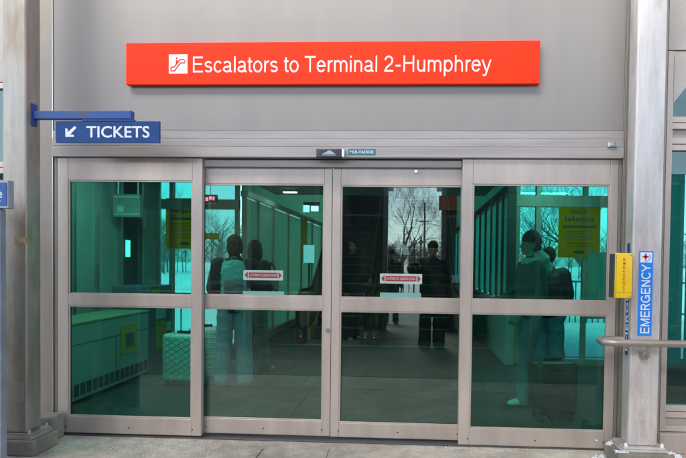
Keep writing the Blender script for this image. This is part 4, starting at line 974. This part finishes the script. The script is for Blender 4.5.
# beanie traveller behind right panel, facing left
F0 = at(530, 405, Z=.0)
palej = cloth('pale_green_hood', (.42, .52, .48)); beanie_c = cloth('grey_beanie', (.05, .055, .075))
p3, D3 = person((F0.x-.02, F0.y+.05, .004), R(-80), 'traveller in dark beanie and pale hood facing left behind the right panel', dict(
    eR=(-.24, -.02, 1.15), wR=(-.17, -.24, 1.06), eL=(.24, .03, 1.14), wL=(.22, -.16, .95), aL=(.10, -.07, .09), kL=(.10, -.06, .5), aR=(-.10, .10, .09), kR=(-.10, .02, .5)), 1.76,
    dict(top=cloth('dark_grey_jacket', (.075, .09, .085)), hood=palej, legs=cloth('faded_jeans', (.11, .17, .205)), shoes=shoe_w, hair=dark_h, hat=beanie_c), 'short', True, loose=.15, torso=.92, hood=True, seed=9)
pf = cloth('black_puffer', (.012, .013, .016), .6)
F0 = at(549, 372, Z=0)
p4, D4 = person((at(549, 300, Y=2.5).x, 2.55, .004), R(170), 'person in black puffer jacket and jeans seen from behind at right', dict(eR=(-.25, .03, 1.13), wR=(-.24, -.12, .92)), 1.66,
    dict(top=pf, legs=cloth('mid_blue_jeans', (.10, .22, .30)), shoes=shoe_d, hair=dark_h), 'short', None, loose=1.5, torso=1.12, seed=12)
# photographer, standing behind the camera with the phone; seen mirrored
ph = Vector((CAM.x, -4.432, CAM.z))
PX, PY = .31, -4.94
hx, hy = 0, 0
def rel(x, y, z, Hh, face):   # world -> local joint coords
    v = Matrix.Rotation(-face, 3, 'Z') @ Vector((x-PX, y-PY, z)); return tuple(v*(1.75/Hh))
fc = R(180); Hp = 1.80
wR_ = rel(-.085, -4.515, 1.385, Hp, fc); wL_ = rel(.085, -4.515, 1.385, Hp, fc)
p5, D5 = person((PX, PY, 0), fc, 'photographer in black beanie and dark jacket holding up a phone, mirrored in glass', dict(
    wL=wR_, eL=(.27, -.05, 1.16), wR=wL_, eR=(-.25, -.10, 1.15), dL=(-.25, -.55, .80), dR=(.25, -.55, .80), nL=(.25, .75, .5), nR=(-.25, .75, .5)), Hp,
    dict(top=black_c, legs=cloth('black_trousers', (.014, .014, .016)), shoes=shoe_d, hair=dark_h, hat=cloth('black_beanie', (.012, .012, .014))), 'short', True, torso=1.28, loose=1.2, hands=((.5, 1), (.5, -1)), seed=15)
pho = empty('phone', tuple(ph), 0, 'black phone held up in both hands by the photographer', 'phone')
w = MB(); w.box(CAM.x-.075, CAM.x+.075, -4.440, -4.431, CAM.z-.040, CAM.z+.036, .004, 3); child(w, 'case', M['black'], pho)
w = MB(); w.box(CAM.x-.070, CAM.x+.070, -4.4415, -4.4402, CAM.z-.035, CAM.z+.031, .0005); child(w, 'screen', emit('phone_screen', (.5, .55, .6), .8), pho)
w = MB(); w.cyl((CAM.x, -4.431, CAM.z), (CAM.x, -4.428, CAM.z), .008); child(w, 'lens', M['brushed'], pho)
# bystanders on the platform, seen mirrored
tanc = cloth('dark_coat', (.05, .075, .06))
q1 = at(391, 300, Y=8.8)
p6, D6 = person((q1.x, -8.6, .0), R(175), 'person in dark green coat waiting outside with a tan strap, mirrored left of the tree', dict(eL=(.24, -.0, 1.15), wL=(.13, -.2, 1.2)), 1.76,
    dict(top=tanc, legs=cloth('dark_trousers', (.02, .022, .022)), shoes=shoe_d, hair=dark_h, hat=cloth('green_beanie', (.03, .05, .04))), 'short', True, torso=1.08, longc=.2, seed=18)
w = MB(); w.tube([(-.09, -.16, .85), (-.10, -.175, 1.1), (-.09, -.175, 1.3), (-.07, -.13, 1.47), (-.06, .0, 1.52)], .018, 8)
st_ = w.build('scarf', cloth('tan_scarf', (.35, .22, .07)), p6, True)
q1 = at(348, 300, Y=5.6)
p7, D7 = person((q1.x, -5.75, 0), R(120), 'bulky person in black outside, mirrored at the left edge of the right sliding door', dict(eR=(-.25, -.05, 1.15), wR=(-.18, -.26, 1.1)), 1.84,
    dict(top=black_c, legs=cloth('black_jeans', (.012, .012, .014)), shoes=shoe_w, hair=dark_h, hat=None), 'bob', None, torso=1.25, loose=1.5, seed=22)

# ================================================================== SUITCASES
def suitcase(loc, rz, wd, dp, ht, m, label, pattern, handle=.0, telescope_m='mint'):
    r = empty('suitcase', loc, rz, label, 'suitcase', 'suitcases')
    z0 = .055; w = MB(); w.box(-wd/2, wd/2, -dp/2, dp/2, z0, z0+ht, .045, 5)
    if pattern == 'quilt':
        n = 7; s = wd/n; yf = -dp/2
        cs = MB()
        for i in range(-14, 22):
            for sg in (1, -1):
                x0_ = -wd/2+.02; x1_ = wd/2-.02
                a0 = i*s*1.15; 
                pts = []
                for k in range(0, 23):
                    xx = x0_+(x1_-x0_)*k/22; zz = z0+.03+a0+sg*(xx-x0_)*.62
                    if z0+.03 < zz < z0+ht-.03: pts.append((xx, yf-.001, zz))
                if len(pts) > 2: cs.tube(pts, .0055, 5)
    w2 = w
    child_o = w2.build('shell', m, r, True)
    if pattern == 'quilt': cs.build('quilted_ridge', M['ceil'], r, True)
    if pattern == 'ribs':
        cs = MB()
        for k in range(9):
            z = z0+.06+k*(ht-.12)/8; cs.box(-wd/2+.03, wd/2-.03, -dp/2-.005, -dp/2+.004, z-.008, z+.008, .003)
        cs.build('rib', m, r, True)
    for sx in (-1, 1):
        for sy in (-1, 1):
            c = MB(); c.cyl((sx*(wd/2-.05)-.012, sy*(dp/2-.04), .026), (sx*(wd/2-.05)+.012, sy*(dp/2-.04), .026), .0255, seg=14); c.box(sx*(wd/2-.05)-.017, sx*(wd/2-.05)+.017, sy*(dp/2-.04)-.012, sy*(dp/2-.04)+.012, .03, .06); c.build('wheel', M['black'], r)
    c = MB(); c.box(-.085, .085, -.02-.0, .02, z0+ht, z0+ht+.03, .01); c.build('carry_handle', M['black'], r)
    if handle:
        c = MB()
        for sx in (-1, 1): c.cyl((sx*.075, dp*.25, z0+ht-.01), (sx*.075, dp*.25, z0+ht+handle), .0085)
        c.box(-.095, .095, dp*.25-.015, dp*.25+.015, z0+ht+handle, z0+ht+handle+.03, .01); c.build('pull_handle', M['cabinet'], r)
    return r
shell_g = mat('champagne_shell', (.78, .80, .70), .35, .1, .1, 6); shell_t = mat('turquoise_shell', (.60, .82, .78), .3, 0, .08, 4)
q1 = at(160.5, 386.5, Z=0); suitcase((q1.x+.225, q1.y+.12, .004), R(-6), .43, .25, .545, shell_g, 'champagne quilted suitcase with raised pull handle behind the left panel', 'quilt', .34)
q1 = at(214.5, 384, Z=0); suitcase((q1.x-.17, q1.y+.15, .004), R(6), .36, .24, .60, shell_t, 'smooth pale turquoise suitcase beside the jeans of the brown haired traveller', 'ribs', 0)
q1 = at(556, 424, Z=0); suitcase((q1.x, q1.y+.15, .004), R(12), .40, .26, .50, mat('black_shell', (.025, .022, .022), .4), 'large dark suitcase low behind the right panel', 'ribs', .0)

# ================================================================== BEHIND THE CAMERA (mirrored in the glass)
def shelter(x0, x1, label):
    y = -7.3
    r = empty('platform_shelter', ((x0+x1)/2, y, 0), 0, label, 'shelter', 'platform shelters opposite the doors')
    w = MB(); w.box(x0, x1, y-.05, y, -.01, 3.15); child(w, 'dark_panel', M['shelter'], r)
    xs = [x0+(x1-x0)*k/6 for k in range(7)]
    for x in xs:
        w = MB(); w.box(x-.05, x+.05, y-.06, y+.06, 0, 3.2, .005); child(w, 'post', M['shelterpost'], r)
    w = MB(); w.box(x0-.1, x1+.1, y-1.6, y+.35, 3.2, 3.32, .01); child(w, 'roof', M['shelterpost'], r)
    w = MB(); w.box(x0, x1, y-.02, y+.02, .95, 1.02); w.box(x0, x1, y-.02, y+.025, 2.45, 2.5); child(w, 'cross_rail', M['shelterpost'], r)
    return r
cn = empty('shade_canopy', (0, -7.3, 4.7), 0, 'unseen wide flat canopy added to shade the platform in front of the station', 'canopy')  # unseen canopy, sized to keep sky light off the platform
w = MB(); w.box(-9, 9, -8.6, -3.3, 6.2, 6.35, .01); child(w, 'deck', M['facade'], cn)
for x in (-8.5, -5.1, -1.7, 1.7, 5.1, 8.5):
    w = MB(); w.box(x-.08, x+.08, -8.5, -3.4, 5.9, 6.196, .005); child(w, 'beam', M['shelterpost'], cn)
for x in (-8.5, 8.5):
    for y in (-8.2, -3.7): w = MB(); w.cyl((x, y, 0), (x, y, 6.19), .11, seg=20); child(w, 'pillar', M['shelterpost'], cn)
def mir(u, v, Y):
    """position of something seen mirrored in the sliding door glass (plane y=.094)"""
    p_ = at(u, v, Y=2*.094-Y); p_.y = Y; return p_
xa = mir(386, 200, -7.3).x; xb = mir(444, 200, -7.3).x
shelter(-9.5, xa, 'dark panelled platform shelter opposite the doors on the left')
shelter(xb, 6.5, 'dark panelled platform shelter opposite the doors on the right')
A = mir(439, 196, -7.1); B = mir(464, 210.5, -7.1)
w = MB(); w.box(A.x, B.x, -7.1, -7.06, B.z, A.z, .004); o_ = w.build('orange_sign', M['orange']); tag(o_, 'blank orange brown board on the shelter, mirrored high in the right sliding door', 'sign')
A = mir(448, 267, -7.2); B = mir(458, 283, -7.2); zm = (A.z*.5+B.z*.5)
w = MB(); w.box(A.x, B.x, -7.22, -7.19, B.z, A.z, .003); o_ = w.build('notice_board', M['white']); tag(o_, 'white and blue notice board on the shelter right of the mirrored photographer', 'notice board')
w = MB(); w.box(A.x, B.x, -7.188, -7.184, zm, A.z); w.build('blue_panel', M['blue'], o_)
# platform rail behind the photographer
for (x0, x1, lab) in ((.75, 4.2, 'steel platform rail behind the photographer on the right'), (-5.2, -1.7, 'steel platform rail behind the photographer on the left')):
    r = empty('platform_rail', ((x0+x1)/2, -4.75, 0), 0, lab, 'rail', 'platform rails')
    w = MB(); w.tube([(x0, -4.75, .92), (x1, -4.75, .92)], .024, 12); child(w, 'top_tube', M['rail'], r, True)
    for k in range(4):
        x = x0+.1+(x1-x0-.2)*k/3; w = MB(); w.cyl((x, -4.75, 0), (x, -4.75, .905), .02); child(w, 'post', M['rail'], r)
# trees
def tree_mesh(rn, H, spread=1.0, depth=6):
    tr = MB(); cr = MB()
    def grow(mb, p, d, L, r, lv):
        n = 3; pts = [p]; rad = [r]; q_ = p.copy(); dd = d.copy()
        for k in range(n):
            dd = (dd + Vector((rn.gauss(0, .12), rn.gauss(0, .12), rn.gauss(0, .08)+.03))).normalized(); q_ = q_ + dd*(L/n); pts.append(q_.copy()); rad.append(r*(1-.38*(k+1)/n))
        (tr if lv == 0 else cr).tube(pts, rad, 7 if lv < 2 else (4 if lv < 4 else 3), cap=False)
        if lv >= depth: return
        nb = 3 if lv > 0 else 4
        for i in range(nb):
            base = pts[-1] if i < 2 else pts[-2]
            an = rn.uniform(0, 6.28); tilt = rn.uniform(.30, .75)*spread
            x = dd.orthogonal().normalized(); y = dd.cross(x); nd = (dd*math.cos(tilt)+(x*math.cos(an)+y*math.sin(an))*math.sin(tilt)); nd.z += .16; nd.normalize()
            grow(cr, base, nd, L*rn.uniform(.62, .84), max(.0035, rad[-1]*rn.uniform(.55, .78)), lv+1)
    grow(tr, Vector((0, 0, -.2)), Vector((0, 0, 1)), H*.25, H*.020, 0)
    return tr, cr
def tree(loc, H, seed, label, group, spread=1.0, depth=6):
    r = empty('bare_tree', loc, 0, label, 'tree', group); a, b_ = tree_mesh(random.Random(seed), H, spread, depth)
    a.build('trunk', M['bark'], r, True); b_.build('crown', M['bark'], r, True); return r
t1 = mir(408, 258, -34)
tg = 'bare trees across the street'
T1 = tree((t1.x-.5, -34, -.15), 10.5, 4, 'tall bare spreading tree mirrored in the right sliding door', tg, .95, 7)
T2 = tree((mir(440, 258, -46).x+1, -46, -.15), 8, 9, 'smaller bare tree further off, mirrored right of the utility pole', tg)
def cp_tree(src, loc, rz, sc, label, group):
    c = copy_tree(src); c.location = loc; c.rotation_euler.z = rz; c.scale = (sc, sc, sc); c['label'] = label; c['group'] = group; return c
g3 = 'bare trees behind the station'
for i, (x, y, s, lab) in enumerate([(4.6, 15, .75, 'bare tree outdoors seen through the right panel left of the yellow poster'), (8.0, 21, .9, 'bare tree outdoors behind the yellow poster at right'), (-9.5, 19, .8, 'bare tree outdoors seen through the left back glass')]):
    cp_tree(T1 if i % 2 else T2, (x, y, -.15), i*1.7+.4, s, lab, g3)
# distant woods (uncountable)
def woods(name, x0, x1, y0, y1, n, label, hmin, hmax, seed):
    rn = random.Random(seed); mb = MB()
    for i in range(n):
        x = rn.uniform(x0, x1); y = rn.uniform(y0, y1); h = rn.uniform(hmin, hmax)
        mb.tube([(x, y, -.3), (x+rn.gauss(0, .2), y, h*.5), (x+rn.gauss(0, .4), y, h)], [.09, .05, .01], 3, cap=False)
        for k in range(26):
            z = h*rn.uniform(.2, .9); a = rn.uniform(0, 6.28); l = h*rn.uniform(.15, .35)
            mb.tube([(x, y, z), (x+math.cos(a)*l*.6, y+math.sin(a)*l*.6, z+l*.5), (x+math.cos(a)*l, y+math.sin(a)*l, z+l)], [.035, .025, .01], 3, cap=False)
    o = mb.build(name, M['wood']); tag(o, label, 'woods', kind='stuff')
woods('far_woods', -75, 75, -110, -85, 850, 'grey brown line of far bare woods beyond the street', 3.2, 5.6, 1)
woods('back_woods', -60, 60, 60, 80, 320, 'grey brown bare woods behind the station', 4, 7, 2)
# utility pole, street signs
A = mir(425, 203, -40); pl_ = empty('utility_pole', (A.x, -40, -.1), 0, 'dark utility pole with wires mirrored left of the photographer\'s hat', 'pole')
w = MB(); w.cyl((A.x, -40, -.1), (A.x, -40, A.z), .10, .07); child(w, 'shaft', M['dkgrey'], pl_)
w = MB(); w.box(A.x-.45, A.x+.45, -40.05, -39.95, A.z-1.50, A.z-1.43); child(w, 'crossarm', M['dkgrey'], pl_)
B = mir(443, 215, -55)
for k, dx in enumerate((-.8, .8)):
    w = MB(); w.tube([(A.x+dx+(14)*t, -40-4*t, A.z-1.4-.9*math.sin(math.pi*t)*1) for t in [i/10 for i in range(11)]], .022, 4); child(w, 'wire', M['dkgrey'], pl_)
A = mir(403.5, 244, -26); B = mir(410, 255, -26)
sb = empty('board_sign', ((A.x+B.x)/2, -26, -.1), 0, 'tilted white board sign on two legs standing in the snow across the street', 'sign')
w = MB(); w.prism([(A.x-.10, A.z), (B.x-.16, A.z-.08), (B.x, B.z), (A.x, B.z)], 'y', -26.03, -26.0); child(w, 'board', M['white'], sb)
w = MB(); w.box(A.x, A.x+.05, -26.08, -26.04, -.15, A.z-.1); w.box(B.x-.06, B.x-.01, -26.08, -26.04, -.15, A.z-.1); child(w, 'leg', M['dkgrey'], sb)
for u_ in (414.5, 421):
    A = mir(u_, 242, -20)
    r = empty('round_signal', (A.x, -20, -.1), 0, 'round crossing light on a thin post, %s of the mirrored pair' % ('left' if u_ < 418 else 'right'), 'signal', 'crossing lights')
    w = MB(); w.cyl((A.x, -20.02, A.z), (A.x, -20.10, A.z), .095, seg=20); child(w, 'backplate', M['black'], r)
    w = MB(); w.cyl((A.x, -19.97, A.z), (A.x, -20.02, A.z), .06, seg=16); child(w, 'lens', M['white'] if u_ < 418 else M['brushed'], r)
    w = MB(); w.cyl((A.x, -20.11, -.2), (A.x, -20.11, A.z+.2), .035); child(w, 'post', M['dkgrey'], r)
# fence outside the back glass
ff = empty('picket_fence', (6, 11.5, -.1), 0, 'thin grey railing fence in the snow seen through the right panel', 'fence')
w = MB()
for k in range(60): w.box(2+k*.16, 2.03+k*.16, 11.5, 11.53, -.2, .98)
child(w, 'picket', M['dkgrey'], ff)
w = MB(); w.box(1.9, 11.7, 11.48, 11.55, .98, 1.03); w.box(1.9, 11.7, 11.48, 11.55, .1, .15); child(w, 'rail', M['dkgrey'], ff)
